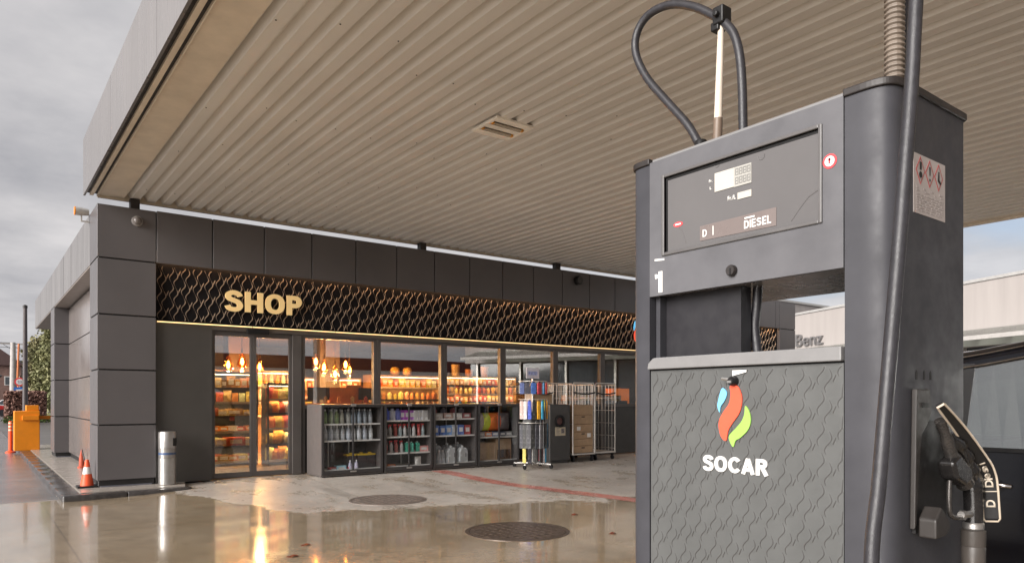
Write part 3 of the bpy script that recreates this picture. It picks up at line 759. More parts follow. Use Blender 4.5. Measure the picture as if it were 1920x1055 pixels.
row('spray_bottle', SPR, 4, 6.34, 6.78, yy, .383, 'red-topped spray bottle', 'on the lower shelf of the second cabinet', 'spray bottle', [(.62, .18, .15), (.7, .68, .66)], G2, .95)
row('jug', JUG, 3, 6.78, 7.14, yy, .383, 'green bottle', 'on the lower shelf of the second cabinet', 'bottle', [(.06, .42, .28), (.10, .46, .34)], G2, .72, rz=1.4)
put('pack', PK2, 7.20, yy, .383, 'red and white pack on the lower shelf of the second cabinet', 'pack', (.68, .3, .28), G2)
put('pack', PKL, 6.50, yy, .085, 'flat orange pack at the bottom of the second cabinet', 'pack', (.6, .22, .08), G2, s=.45)
put('bag', BAG, 7.1, yy, .085, 'white rolled sack lying at the bottom of the second cabinet', 'sack', (.68, .66, .62), G2, s=.9)
# third cabinet
G3 = 'goods in the third cabinet'
row('pack', PK2, 4, 7.42, 8.35, yy, 1.028, 'pale carton', 'on the top shelf of the canister cabinet', 'carton', [(.55, .5, .46), (.45, .3, .25), (.6, .55, .5), (.35, .1, .1)], G3, 1.0)
row('can', CAN, 4, 7.45, 8.34, yy + .15, 1.028, 'dark red can', 'behind the cartons, top of the canister cabinet', 'can', [(.4, .08, .08), (.3, .28, .3)], G3, 1.2)
row('pack', PK1, 6, 7.42, 8.33, yy, .688, 'blue pack', 'on the middle shelf of the canister cabinet', 'pack', [(.06, .16, .5), (.09, .2, .55), (.15, .3, .6), (.5, .55, .62), (.08, .14, .4), (.4, .06, .06)], G3, 1.05)
row('bottle', BOT, 3, 7.42, 7.74, yy, .085, 'clear white bottle', 'at the bottom of the canister cabinet', 'bottle', [(.6, .63, .66)], G3, 1.15)
row('canister', JUG, 2, 7.74, 8.28, yy, .085, 'big white canister', 'at the bottom of the canister cabinet', 'canister', [(.68, .70, .70)], G3, 1.35, rz=0.)
row('canister', JUG, 3, 7.5, 8.3, yy + .2, .085, 'rear pale canister', 'in the back row of the canister cabinet', 'canister', [(.45, .48, .5)], G3, 1.5)
# fourth cabinet
G4 = 'goods in the fourth cabinet'
row('safety_vest', BAG, 5, 8.56, 9.3, yy, .76, 'hanging bright safety vest', 'in the fourth cabinet', 'vest', [(.55, .5, .48), (.62, .72, .05), (.75, .18, .03), (.72, .14, .05), (.12, .1, .1)], G4, 1.7)
row('pack', PK2, 5, 8.5, 9.4, yy - .02, .628, 'folded cloth pack', 'under the vests in the fourth cabinet', 'pack', [(.35, .33, .34), (.6, .22, .1), (.16, .18, .26), (.1, .1, .14), (.3, .3, .3)], G4, .9)
for i, (x0, x1, z1) in enumerate(((8.50, 8.98, .50), (8.99, 9.40, .57))):
    a = MB(); a.box(x0, x1, yy - .05, yy + .35, .085, z1); o = a.build('cardboard_box', CARD, loc=((x0 + x1) / 2, yy + .15, .085), bevel=.006)
    tag(o, ['wide plain cardboard box at the bottom of the fourth cabinet', 'narrow cardboard box with a dark printed face in the fourth cabinet'][i], 'box', 'cardboard boxes by the shop')
    if i: 
        a = MB(); a.box(x0 + .03, x1 - .03, yy - .053, yy - .0505, .10, .34); a.build('printed_face', pm('dark_print', (.10, .05, .025), .6, var=.8, scale=22), o)

# ------------------------------------------------------------------ wiper / glove display stand
sx, sy = 9.42, 11.78; sz = ghz(sx, sy)
st = thing('display_stand', 'wheeled display stand hung with colourful packs beside the dark machine', 'display stand', (sx, sy, sz))
a = MB(); a.tube([(sx, sy, sz + .08), (sx, sy, 1.85)], .022, 10); a.build('pole', STEEL, st)
for zz in (1.80, 1.42, .93):
    a = MB(); r = .30
    a.tube([(sx + r * math.cos(q), sy + r * math.sin(q), zz) for q in [2 * math.pi * k / 24 for k in range(25)]], .008, 6)
    for q in range(4): a.tube([(sx, sy, zz), (sx + r * math.cos(q * math.pi / 2), sy + r * math.sin(q * math.pi / 2), zz)], .007, 6)
    a.build('hanging_ring', GALV, st, smooth=60)
for q in range(4):
    aa = q * math.pi / 2 + .5; ex, ey = sx + .42 * math.cos(aa), sy + .42 * math.sin(aa)
    a = MB(); a.tube([(sx, sy, sz + .11), (ex, ey, sz + .09)], .022, 8); lg = a.build('leg', STEEL, st)
    a = MB(); a.lathe([(.045, -.015), (.045, .015)], (ex, ey, sz + .047), 14, ax='x'); a.build('castor', BLK, lg)
a = MB(); a.box(sx - .17, sx + .17, sy - .006, sy + .006, 1.86, 2.08); hc = a.build('header_card', pm('pale_card', (.62, .62, .70), .5, var=.15, scale=8), st)
a = MB(); a.box(sx - .12, sx + .12, sy - .009, sy - .0065, 1.93, 2.01); a.build('print_panel', pm('blue_card_print', (.30, .35, .60), .5, var=.5, scale=25), hc)
def flat_pack(w, h):
    a = MB(); a.box(-w / 2, w / 2, -.012, .012, -h, -.03); a.box(-w * .3, w * .3, -.004, .004, -.03, 0, 1); return proto('hanging_pack', a, [GOODS, BLK], bevel=.004)
HP1, HP2, HP3 = flat_pack(.11, .26), flat_pack(.075, .40), flat_pack(.09, .52)
def ring(me, n, zz, r, cols, lab, q0=0.):
    for i in range(n):
        q = math.pi * 1.02 + q0 + (math.pi * 1.0) * i / (n - 1)
        o = put('hanging_pack', me, sx + r * math.cos(q), sy + r * math.sin(q), zz, '%s %s from the left on the display stand' % (ORD[i], lab), 'pack', cols[i % len(cols)], 'packs hanging on the display stand', q + math.pi / 2 + .3)
ring(HP1, 8, 1.79, .29, [(.03, .06, .2), (.03, .03, .05), (.06, .15, .45), (.5, .03, .05), (.03, .2, .4), (.5, .04, .06), (.02, .05, .15), (.03, .03, .04)], 'dark blue and red pack, top ring,')
ring(HP2, 11, 1.41, .31, [(.55, .42, .38), (.65, .6, .58), (.10, .15, .6), (.03, .03, .03), (.8, .40, .02), (.03, .35, .6), (.03, .03, .03), (.8, .38, .02), (.03, .3, .55), (.75, .36, .03), (.30, .7, .05)], 'narrow bright pack, middle ring,')
ring(HP3, 12, .92, .31, [(.05, .05, .06), (.03, .03, .03), (.12, .12, .13), (.02, .02, .02), (.04, .04, .05), (.16, .16, .17), (.02, .02, .02), (.03, .03, .03), (.06, .15, .25), (.03, .02, .02), (.30, .02, .05), (.03, .02, .02)], 'long dark pack, lower ring,')
ring(HP3, 9, 1.18, .24, [(.02, .02, .02), (.10, .10, .10), (.02, .02, .02), (.03, .03, .03), (.02, .02, .03), (.2, .2, .2), (.02, .02, .02), (.3, .02, .05), (.02, .02, .02)], 'black inner pack, between rings,', .1)
ring(HP2, 8, .50, .27, [(.5, .42, .08), (.02, .02, .03), (.08, .08, .08), (.02, .02, .02), (.3, .28, .28), (.06, .3, .5), (.02, .02, .02), (.3, .02, .04)], 'short pack, bottom row,', .15)

# ------------------------------------------------------------------ dark machine
mx0, mx1, my0, my1 = 10.21, 10.80, 12.15, 12.75; mz = -.0
t = thing('service_machine', 'dark grey upright machine with round opening and cream notice', 'machine', ((mx0 + mx1) / 2, 12.45, mz))
a = MB(); a.box(mx0, mx1, my0, my1, mz + .05, 1.31); a.box(mx0 + .03, mx1 - .03, my0 + .03, my1 - .03, mz, mz + .05); a.build('body', pm('machine_grey', (.055, .052, .05), .4), t, bevel=.012)
a = MB(); a.lathe([(.14, -.001), (.14, -.03), (.105, -.032), (.10, -.004)], (10.49, my0, .935), 24, ax='y'); op = a.build('opening_ring', BLK, t, smooth=40)
a = MB(); a.lathe([(.098, -.002), (.06, -.006)], (10.49, my0, .935), 20, ax='y'); a.build('nozzle_cup', pm('dark_red_cup', (.10, .03, .025), .4), op)
a = MB(); a.box(10.36, 10.66, my0 - .004, my0 - .001, .61, .80); nt_ = a.build('notice', pm('cream_notice', (.62, .55, .40), .6), t)
a = MB()
for k, w in enumerate((.10, .07, .11, .08, .1)): a.box(10.39, 10.39 + w, my0 - .006, my0 - .0045, .77 - .03 * k, .783 - .03 * k)
a.box(10.53, 10.63, my0 - .006, my0 - .0045, .66, .77); a.build('print', PRINT, nt_)
sign_text('arrow_mark', 'S', BLK, (10.55, my0 - .0062, .675), (1, 0, 0), .06, .08, .001, nt_, t=.12)

# ------------------------------------------------------------------ roll cages
def roll_cage(x0, x1, y0, y1, label, base=True):
    z = ghz(x0, y0) + .0; t = thing('roll_cage', label, 'roll cage', ((x0 + x1) / 2, (y0 + y1) / 2, z), 'wire roll cages by the far windows')
    zb, zt = z + .16, 1.80
    a = MB(); a.box(x0, x1, y0, y1, zb, zb + .035); a.build('base', GALV, t, bevel=.006)
    for ys_ in (y0 + .015, y1 - .015):
        a = MB(); a.tube([(x0 + .015, ys_, zb + .03), (x0 + .015, ys_, zt - .05), (x0 + .05, ys_, zt), (x1 - .05, ys_, zt), (x1 - .015, ys_, zt - .05), (x1 - .015, ys_, zb + .03)], .014, 8)
        sf = a.build('side_frame', GALV, t, smooth=60)
        if ys_ > y0 + .1:
            a = MB()
            for k in range(1, 8): xx = x0 + (x1 - x0) * k / 8; a.tube([(xx, ys_, zb + .03), (xx, ys_, zt)], .005, 5)
            for k in range(1, 9): zz = zb + (zt - zb) * k / 9; a.tube([(x0 + .015, ys_ - .008, zz), (x1 - .015, ys_ - .008, zz)], .004, 5)
            a.build('wire_mesh', GALV, sf)
    for xx in (x0 + .015, x1 - .015):
        a = MB()
        for k in range(1, 7): q = y0 + (y1 - y0) * k / 7; a.tube([(xx, q, zb + .03), (xx, q, zt - .03)], .005, 5)
        for k in range(0, 6): zz = zb + .1 + (zt - zb - .14) * k / 5; a.tube([(xx + .006, y0 + .015, zz), (xx + .006, y1 - .015, zz)], .006, 5)
        a.build('end_mesh', GALV, t)
    for xx in (x0 + .06, x1 - .06):
        for q in (y0 + .06, y1 - .06):
            a = MB(); a.lathe([(.05, -.016), (.05, .016)], (xx, q, z + .052), 14, ax='x'); a.box(xx - .025, xx + .025, q - .025, q + .025, z + .10, zb)
            a.build('castor', [BLK, GALV][0], t)
    a = MB(); a.tube([(x0 + .02, y0 - .005, 1.58), (x0 + .22, y0 - .012, 1.545), (x1 - .22, y0 - .012, 1.545), (x1 - .02, y0 - .005, 1.58)], .018, 8); a.build('strap', BLK, t, smooth=60)
    return z
GB = 'cardboard boxes by the shop'
roll_cage(10.22, 10.83, 12.76 - .0, 13.08, 'wire roll cage behind the dark machine holding one box at the top')
roll_cage(10.86, 11.56, 12.12, 12.92, 'wire roll cage loaded with brown cardboard boxes')
roll_cage(11.63, 12.31, 12.20, 13.0, 'empty wire roll cage at the end of the row')
def carton(x0, x1, y0, y1, z0, z1, label, lab=None, hole=True):
    a = MB(); a.box(x0, x1, y0, y1, z0, z1); o = a.build('cardboard_box', CARD, loc=((x0 + x1) / 2, (y0 + y1) / 2, z0), bevel=.008)
    tag(o, label, 'box', GB)
    if hole:
        a = MB(); xm = (x0 + x1) / 2; a.box(xm - .05, xm + .05, y0 - .003, y0 - .0005, z1 - .055, z1 - .03); a.build('hand_hole', BLK, o)
    if lab:
        a = MB(); a.box(x1 - .2 + lab, x1 - .09 + lab, y0 - .004, y0 - .001, z0 + .03, z0 + .12); a.build('paper_label', CARD2, o)
    return o
cz_ = [.197, .36, .52, .68, .86, 1.07, 1.30]
nm = ['lowest', 'second lowest', 'third lowest', 'third highest', 'second highest', 'topmost']
for k in range(6):
    o = carton(10.90 + random.uniform(0, .015), 11.52, 12.16, 12.84, cz_[k], cz_[k + 1] - .006, 'brown cardboard tray box, %s in the loaded roll cage' % nm[k], lab=(.0 if k in (1,) else .02 if k == 2 else -.30 if k == 3 else None), hole=(k % 2 == 0))
carton(10.24, 10.82, 12.78, 13.06, 1.33, 1.545, 'long brown carton showing above the dark machine', hole=False)
for k in range(5): carton(10.26, 10.80, 12.80, 13.05, .2 + .225 * k, .2 + .225 * k + .22, 'brown carton behind the dark machine, %s from the ground' % ORD[k], hole=False)

# ------------------------------------------------------------------ litter bin, cones
bxx, byy = 2.585, 12.98; bz = 0.0
t = thing('litter_bin', 'round brushed steel litter bin with ashtray window beside the corner pillar', 'bin', (bxx, byy, bz))
a = MB(); a.lathe([(.125, 0), (.135, .01), (.135, .44), (.13, .445)], (bxx, byy, bz), 32); a.build('lower_shell', STEEL, t, smooth=40)
a = MB(); a.lathe([(.132, .446), (.132, .60)], (bxx, byy, bz), 32); a.build('band', pm('bin_band', (.32, .30, .28), .35, metal=.6, var=.2), t, smooth=40)
a = MB(); a.lathe([(.1335, .50), (.1335, .535)], (bxx, byy, bz), 32); a.build('blue_stripe', pm('blue_band', (.05, .09, .2), .4), t, smooth=40)
a = MB(); a.lathe([(.13, .601), (.136, .605), (.136, .86), (.125, .88), (.02, .885)], (bxx, byy, bz), 32); hd = a.build('hood', STEEL, t, smooth=40)
a = MB(); r = .1375; n = 8; q0, q1 = R(-62), R(2)
for i in range(n + 1):
    q = q0 + (q1 - q0) * i / n
    for rr in (r, r + .003):
        for zz in (.645, .775): a.v.append((bxx + rr * math.cos(q), byy + rr * math.sin(q), bz + zz))
for i in range(n):
    b0 = 4 * i
    for f in ((0, 1, 5, 4), (2, 6, 7, 3), (0, 4, 6, 2), (1, 3, 7, 5)): a.f.append(tuple(b0 + c for c in f)); a.m.append(0)
a.f += [(0, 2, 3, 1), (4 * n, 4 * n + 1, 4 * n + 3, 4 * n + 2)]; a.m += [0, 0]
a.build('opening', BLACK, hd, smooth=40)
def cone(x, y, z, s, label, tilt=0):
    t = thing('traffic_cone', label, 'traffic cone', (x, y, z), 'traffic cones by the pillar')
    a = MB(); a.box(x - .17 * s, x + .17 * s, y - .17 * s, y + .17 * s, z, z + .035 * s); a.build('base', BLK, t, bevel=.008 * s)
    def rr(h): return (.115 - .085 * h) * s
    H = .48 * s; zz = z + .035 * s
    a = MB(); a.lathe([(rr(0), 0), (rr(.45), H * .45)], (x, y, zz), 20); a.build('cone_body', CONEO, t, smooth=40); a = MB(); a.lathe([(rr(.72), H * .72), (rr(1), H), (rr(1) * .5, H * 1.005)], (x, y, zz), 20); a.build('cone_tip', CONEO, t, smooth=40)
    a = MB(); a.lathe([(rr(.45), H * .45), (rr(.72), H * .72)], (x, y, zz), 20); a.build('white_band', WHITE, t, smooth=40)
cone(1.47, 13.35, 0, .86, 'orange traffic cone with white band standing beside the corner pillar')
# tipped orange flag behind
t = thing('warning_marker', 'small dark red marker leaning at the foot of the shop side wall', 'marker', (1.80, 17.2, 0))
a = MB(); a.lathe([(.08, 0), (.08, .03), (.055, .04), (.05, .2), (.015, .38)], (1.80, 17.2, 0), 12); a.build('body', pm('dull_red', (.42, .07, .03), .6), t, smooth=40)
a = MB(); a.tube([(1.80, 17.2, .38), (1.84, 17.0, .12), (1.86, 15.6, .1)], .012, 6); a.build('bar', DKTRIM, t)

# ------------------------------------------------------------------ interior of the shop
GI = 'goods on the shop shelves'
SHL = em('shelf_light', (1., .66, .30), 7.5)
def gondola(name, label, x0, x1, y0, y1, levels, top, lit=True, mat=None):
    t = thing(name, label, 'shelf unit', ((x0 + x1) / 2, (y0 + y1) / 2, .012), 'shelf units inside the shop')
    a = MB(); a.box(x0, x1, y1 - .03, y1, .012, top); a.box(x0, x0 + .025, y0, y1 - .03, .012, top); a.box(x1 - .025, x1, y0, y1 - .03, .012, top); a.box(x0, x1, y0, y1, top, top + .03)
    a.build('frame', mat or INWOOD, t)
    for i, z in enumerate(levels):
        a = MB(); a.box(x0 + .026, x1 - .026, y0 + .012, y1 - .031, z - .025, z - .002); a.box(x0 + .026, x1 - .026, y0, y0 + .011, z - .04, z + .012); s_ = a.build('shelf', SHELFD if i % 2 else SHELFM, t)
        if lit:
            a = MB(); zz = (levels[i + 1] if i + 1 < len(levels) else top) - .03
            a.box(x0 + .04, x1 - .04, y0 + .03, y0 + .05, zz - .008, zz - .001); a.build('shelf_light', SHL, s_)
    return t
WARM = [(.75, .45, .10), (.72, .30, .06), (.8, .62, .3), (.55, .10, .05), (.8, .7, .45), (.35, .18, .06), (.7, .5, .12), (.62, .22, .05)]
# bakery case behind the left leaf
gondola('bakery_shelf', 'tall dark bakery shelf with boxes behind the left sliding door', 3.75, 4.95, 15.75, 16.3, [.10, .42, .74, 1.06, 1.36, 1.66], 1.98, mat=SHELFD)
kinds_ = [('box', PK2, 'paper box', 'box'), ('bread_tray', PKL, 'bread tray', 'tray'), ('pack', PK2, 'orange pack', 'pack'), ('bread_tray', PKL, 'low tray', 'tray'), ('bag', BAG, 'snack bag', 'bag'), ('pack', PK1, 'bright pack', 'pack')]
for i, z in enumerate([.10, .42, .74, 1.06, 1.36, 1.66]):
    nme, me, w, c = kinds_[i]; n = [6, 4, 6, 4, 7, 8][i]
    row(nme, me, n, 3.80, 4.90, 15.92, z, w, 'on the %s level of the bakery shelf' % ORD[i], c, WARM[i:] + WARM[:i], GI, [1.15, 1.0, 1.0, .95, 1.0, 1.1][i])
# snack gondola behind the right leaf
gondola('snack_shelf', 'snack shelf full of bags behind the right sliding door', 5.02, 5.72, 15.3, 15.75, [.12, .46, .80, 1.12, 1.42], 1.74, mat=SHELFD)
for i, z in enumerate([.12, .46, .80, 1.12, 1.42]):
    row('snack_bag', BAG, 7, 5.05, 5.69, 15.42, z, 'snack bag', 'on the %s level of the snack shelf' % ORD[i], 'bag', WARM[i % 5:] + WARM[:i % 5], GI, 1.1)
a = MB()
for k in range(14): pass
gondola('drinks_shelf', 'bright tall drinks shelf against the wall deep behind the doors', 4.4, 7.0, 19.0, 19.5, [1.0, 1.4, 1.8], 2.15)
for i, z in enumerate([1.0, 1.4, 1.8]):
    row('bottle', BOT, 16, 4.45, 6.95, 19.2, z, 'drink bottle', 'on the %s level of the drinks shelf' % ORD[i], 'bottle', [(.8, .6, .2), (.75, .7, .5), (.7, .35, .08), (.5, .45, .3)], GI, 1.15)
# counter with orange panels, monitors
ct = thing('sales_counter', 'wooden sales counter with orange top inside the first window', 'counter', (6.6, 15.2, .012))
a = MB(); a.box(5.85, 7.9, 14.9, 15.5, .012, 1.30); a.build('front', INWOOD, ct)
a = MB(); a.box(5.8, 7.95, 14.86, 15.54, 1.30, 1.345); a.build('top', pm('orange_counter', (.72, .26, .05), .35), ct, bevel=.006)
for i, (x, z, w, lab) in enumerate(((6.06, 1.345, .5, 'dark monitor on the counter at the left of the first window'), (7.22, 1.345, .42, 'dark monitor on the counter beside the first window frame'))):
    t = thing('monitor', lab, 'monitor', (x, 15.1, z), 'monitors on the counter')
    a = MB(); a.box(x - w / 2, x + w / 2, 15.08, 15.12, z + .06, z + .34); a.build('screen', BLK, t, bevel=.006)
    a = MB(); a.box(x - .03, x + .03, 15.09, 15.13, z + .01, z + .06); a.box(x - .1, x + .1, 15.03, 15.18, z, z + .01); a.build('stand', BLK, t)
for i, (x, lab) in enumerate(((6.55, 'orange cabinet box on the counter between the monitors'), (6.95, 'orange bread bin on the counter beside the dark monitor'))):
    a = MB(); a.box(x - .2, x + .2, 15.2, 15.48, 1.346, 1.346 + (.34 if i == 0 else .40)); a.box(x - .12, x + .12, 15.19, 15.199, 1.52, 1.6)
    tag(a.build('counter_box', pm('orange_wood', (.62, .22, .05), .4, var=.15), loc=(x, 15.3, 1.346), bevel=.006), lab, 'box', 'boxes on the counter')
row('jar', CAN, 5, 6.0, 7.6, 14.98, 1.346, 'small jar', 'on the counter edge in the first window', 'jar', WARM, 'jars on the counter', .8)
# back shelves behind windows one to four
gondola('wall_shelf', 'brightly lit wall shelf seen through the second window', 9.0, 11.3, 18.6, 19.1, [1.10, 1.42, 1.78], 2.10)
gondola('wall_shelf', 'brightly lit wall shelf seen through the third window', 11.5, 14.2, 18.6, 19.1, [1.10, 1.35, 1.6, 1.86], 2.12)
gondola('wall_shelf', 'lit wall shelf deep behind the first window and its lamps', 7.1, 8.9, 19.0, 19.5, [1.10, 1.42, 1.72], 2.0)
for z, i in ((1.10, 0), (1.42, 1), (1.78, 2)):
    row('jar', [BOT, CAN, PK1][i], 12, 9.05, 11.25, 18.78, z, 'shop item', 'on the %s level of the shelf in the second window' % ORD[i], 'item', WARM, GI, [1.05, 1.1, 1.2][i])
for z, i in ((1.10, 0), (1.35, 1), (1.6, 2), (1.86, 3)):
    row('pack', [PK1, PK3, CAN, PK1][i], 15, 11.55, 14.15, 18.78, z, 'shop pack', 'on the %s level of the shelf in the third window' % ORD[i], 'pack', WARM[2:] + WARM[:2], GI, [1.1, 1.2, 1.1, 1.15][i])
for z, i in ((1.10, 0), (1.42, 1), (1.72, 2)):
    row('pack', [PK1, PK2, PK1][i], 10, 7.15, 8.85, 19.18, z, 'shelf pack', 'on the %s level of the shelf behind the lamps' % ORD[i], 'pack', WARM[1:] + WARM[:1], GI, 1.15)
for i, (x, c) in enumerate(((9.9, (.8, .55, .12)), (10.3, (.8, .55, .14)))):
    a = MB(); a.lathe([(.02, 0), (.13, .04), (.15, .14), (.12, .22), (.03, .25)], (x, 18.85, 2.132), 16); o = tag(a.build('round_loaf', GOODS, loc=(x, 18.85, 2.132), smooth=60), '%s round yellow basket on top of the shelf in the second window' % ['first', 'second'][i], 'basket', 'baskets on the wall shelf'); o.color = (*c, 1)
for i, (x, h, c, lab) in enumerate(((12.0, .36, (.8, .6, .3), 'tall pale paper bag on top of the shelf in the third window'), (12.5, .22, (.75, .35, .15), 'orange pot on top of the shelf in the third window'), (13.1, .32, (.7, .4, .25), 'pink and orange bag on top of the shelf in the third window'))):
    a = MB(); a.lathe([(.11, 0), (.14, h), (.10, h), (.09, h - .03)], (x, 18.85, 2.152), 14); o = tag(a.build('shelf_pot', GOODS, loc=(x, 18.85, 2.152), smooth=40), lab, 'pot', 'pots on the wall shelf'); o.color = (*c, 1)
ot = thing('orange_display', 'orange display panel inside the last visible window by the pump', 'display', (15.2, 15.0, .012))
a = MB(); a.box(15.0, 15.7, 15.0, 15.3, .012, 1.75); a.build('panel', em('orange_lit', (.9, .22, .03), .12), ot)
a = MB(); a.box(14.95, 15.75, 14.97, 15.33, 1.75, 1.79); a.build('top', BLK, ot)
# sleeve on the plinth of the front windows interior: low gondola row
gondola('low_shelf', 'low dark shelf standing behind the far windows', 12.6, 15.0, 14.4, 14.8, [.3, .7, 1.05], 1.36, lit=False, mat=SHELFD)
row('carton', PKL, 5, 12.7, 14.9, 14.6, 1.39, 'cardboard carton', 'on the low shelf behind the far windows', 'box', [(.5, .3, .15), (.35, .3, .08), (.5, .28, .14)], 'cartons on the low shelf', .95)

# ------------------------------------------------------------------ fuel pump
pu = thing('fuel_pump', 'large grey diesel pump with wave patterned door and black hoses', 'fuel pump', (2.57, 1.65, .06))
YA, YB = 1.227, 2.073       # front panel between the rounded columns
def colpoly(sgn, Y0):
    rY = .152 if sgn < 0 else .117
    c = []
    n = 16
    for i in range(n + 1):
        q = R(90) * i / n
        c.append((2.425 - .128 * max(0, math.cos(q)) ** .5, Y0 + sgn * rY * max(0, math.sin(q)) ** .45))
    c += [(2.83, Y0 + sgn * rY), (2.862, Y0 + sgn * .12), (2.862, Y0)]
    return c
for sgn, Y0 in ((-1, YA - .003), (1, YB + .003)):
    a = MB(); a.prism(colpoly(sgn, Y0), 'z', .06, 2.398); a.build('column', PUMPC, pu, smooth=35)
for sgn, Y0 in ((-1, YA), (1, YB)):
    a = MB(); P = [(2.57 + (x - 2.57) * 1.035, Y0 + (y - Y0) * 1.08) for x, y in colpoly(sgn, Y0)]
    a.prism(P, 'z', 2.3985, 2.424); a.build('column_cap', DKTRIM, pu, bevel=.004)
a = MB(); a.box(2.31, 2.872, YA + .002, YB - .002, 2.404, 2.420); a.build('top_lid', PUMPT, pu)
# head
HZ0, HZ1 = 1.838, 2.404
DY0, DY1, DZ0, DZ1 = 1.312, 1.99, 2.012, 2.322
a = MB(); xf, xb = 2.294, 2.322
a.box(xf, xb, YA, YB, HZ0, DZ0); a.box(xf, xb, YA, YB, DZ1, HZ1); a.box(xf, xb, YA, DY0, DZ0, DZ1); a.box(xf, xb, DY1, YB, DZ0, DZ1)
hp = a.build('head_panel', PUMP, pu)
a = MB(); a.box(xb, 2.855, YA, YB, HZ0 + .006, HZ1); a.build('head_body', pm('head_underside', (.15, .13, .12), .28, metal=.3, var=.2), pu)
a = MB(); w = .013; x0_, x1_ = 2.286, 2.306
a.box(x0_, x1_, DY0 - w, DY0, DZ0 - w, DZ1 + w); a.box(x0_, x1_, DY1, DY1 + w, DZ0 - w, DZ1 + w); a.box(x0_, x1_, DY0, DY1, DZ0 - w, DZ0); a.box(x0_, x1_, DY0, DY1, DZ1, DZ1 + w)
a.build('display_bezel', pm('bezel_dark', (.10, .095, .095), .35), pu, bevel=.003)
a = MB(); a.box(2.302, 2.312, DY0 + .001, DY1 - .001, DZ0 + .001, DZ1 - .001); dp = a.build('display_panel', DISP, pu)
a = MB(); a.box(2.3005, 2.303, DY0 + .003, DY1 - .003, DZ1 - .012, DZ1 - .002); a.box(2.3005, 2.303, DY1 - .010, DY1 - .002, DZ0 + .003, DZ1 - .012); a.build('display_gasket', BLK, dp)
xd = 2.3018
a = MB(); a.box(xd - .003, xd, 1.655, 1.744, 2.207, 2.279); a.box(xd - .003, xd, 1.58, 1.6545, 2.205, 2.279, 1); sc_ = a.build('screen', [LCD, pm('lcd_digits_ground', (.36, .35, .325), .3, var=.04)], dp)
SEG = {'8': 'abcdefg'}
def seg_digits(y0, z0, h, n, pitch, x, parent, name):
    a = MB(); w = h * .55; s = h * .13
    for k in range(n):
        y = y0 - k * pitch
        for zz in (z0, z0 + h / 2 - s / 2, z0 + h - s): a.box(x - .001, x, y - w, y, zz, zz + s)
        for za in (z0 + s, z0 + h / 2 + s / 2):
            for yy_ in (y, y - w + s): a.box(x - .001, x, yy_ - s, yy_, za, za + h / 2 - s * 1.5)
    a.build(name, pm('lcd_segment', (.21, .205, .195), .4), parent)
for r_ in range(2): seg_digits(1.650, 2.214 + .033 * r_, .026, 4, .0175, xd - .0035, sc_, 'digits')
a = MB(); a.box(xd - .003, xd, 1.580, 1.640, 2.155, 2.180); a.build('price_screen', LCD, dp)
text_obj('caption', 'Fr./L', WHITE, (xd - .0005, 1.685, 2.16), (0, -1, 0), .036, .017, .001, dp)
text_obj('caption', 'Fr.', WHITE, (xd - .0005, 1.772, 2.25), (0, -1, 0), .016, .011, .001, dp)
text_obj('caption', 'L', WHITE, (xd - .0005, 1.768, 2.222), (0, -1, 0), .008, .011, .001, dp)
a = MB(); a.prism([(1.815, 2.030), (1.478, 2.026), (1.478, 2.092), (1.815, 2.088)], 'x', xd - .002, xd); gs = a.build('grade_strip', STRIP, dp)
sign_text('grade_lettering', 'DIESEL', WHITE, (xd - .0021, 1.611, 2.039), (0, -1, 0), .113, .030, .001, gs, t=.17, gap=.12)
sign_text('grade_letter', 'D', WHITE, (xd - .0021, 1.801, 2.043), (0, -1, 0), .020, .028, .001, gs, t=.15)
a = MB(); a.box(xd - .0035, xd - .0025, 1.749, 1.753, 2.042, 2.078); a.build('white_divider', WHITE, gs)
a = MB(); a.box(xd - .0035, xd - .0025, 1.566, 1.609, 2.075, 2.081); a.build('white_dash', WHITE, gs)
a = MB(); a.lathe([(.001, -.0015), (.024, -.0015), (.024, 0)], (xd, 1.925, 2.118), 20, ax='x')
a.v = [(x, y, 2.118 + (z - 2.118) * .42) for x, y, z in a.v]; rp = a.build('red_badge', REDP, dp)
a = MB(); a.box(xd - .0027, xd - .0016, 1.91, 1.94, 2.115, 2.121); a.build('badge_mark', WHITE, rp)
SCR = pm('scratch_line', (.09, .085, .085), .6)
for P in ([(xd, 1.92, 2.105), (xd, 1.905, 2.088), (xd, 1.893, 2.06), (xd, 1.886, 2.035)], [(xd, 1.42, 2.03), (xd, 1.385, 2.07), (xd, 1.355, 2.10), (xd, 1.315, 2.118)]):
    a = MB(); a.tube(P, .0016, 5); a.build('scratch', SCR, dp)
for (cy_, cz__, r0) in ((1.54, 2.292, .014), (1.735, 2.312, .011)):
    a = MB(); a.tube([(xd, cy_ + r0 * math.cos(q), cz__ + r0 * math.sin(q)) for q in [R(d) for d in range(-200, 25, 15)]], .0013, 5); a.build('ring_mark', SCR, dp)
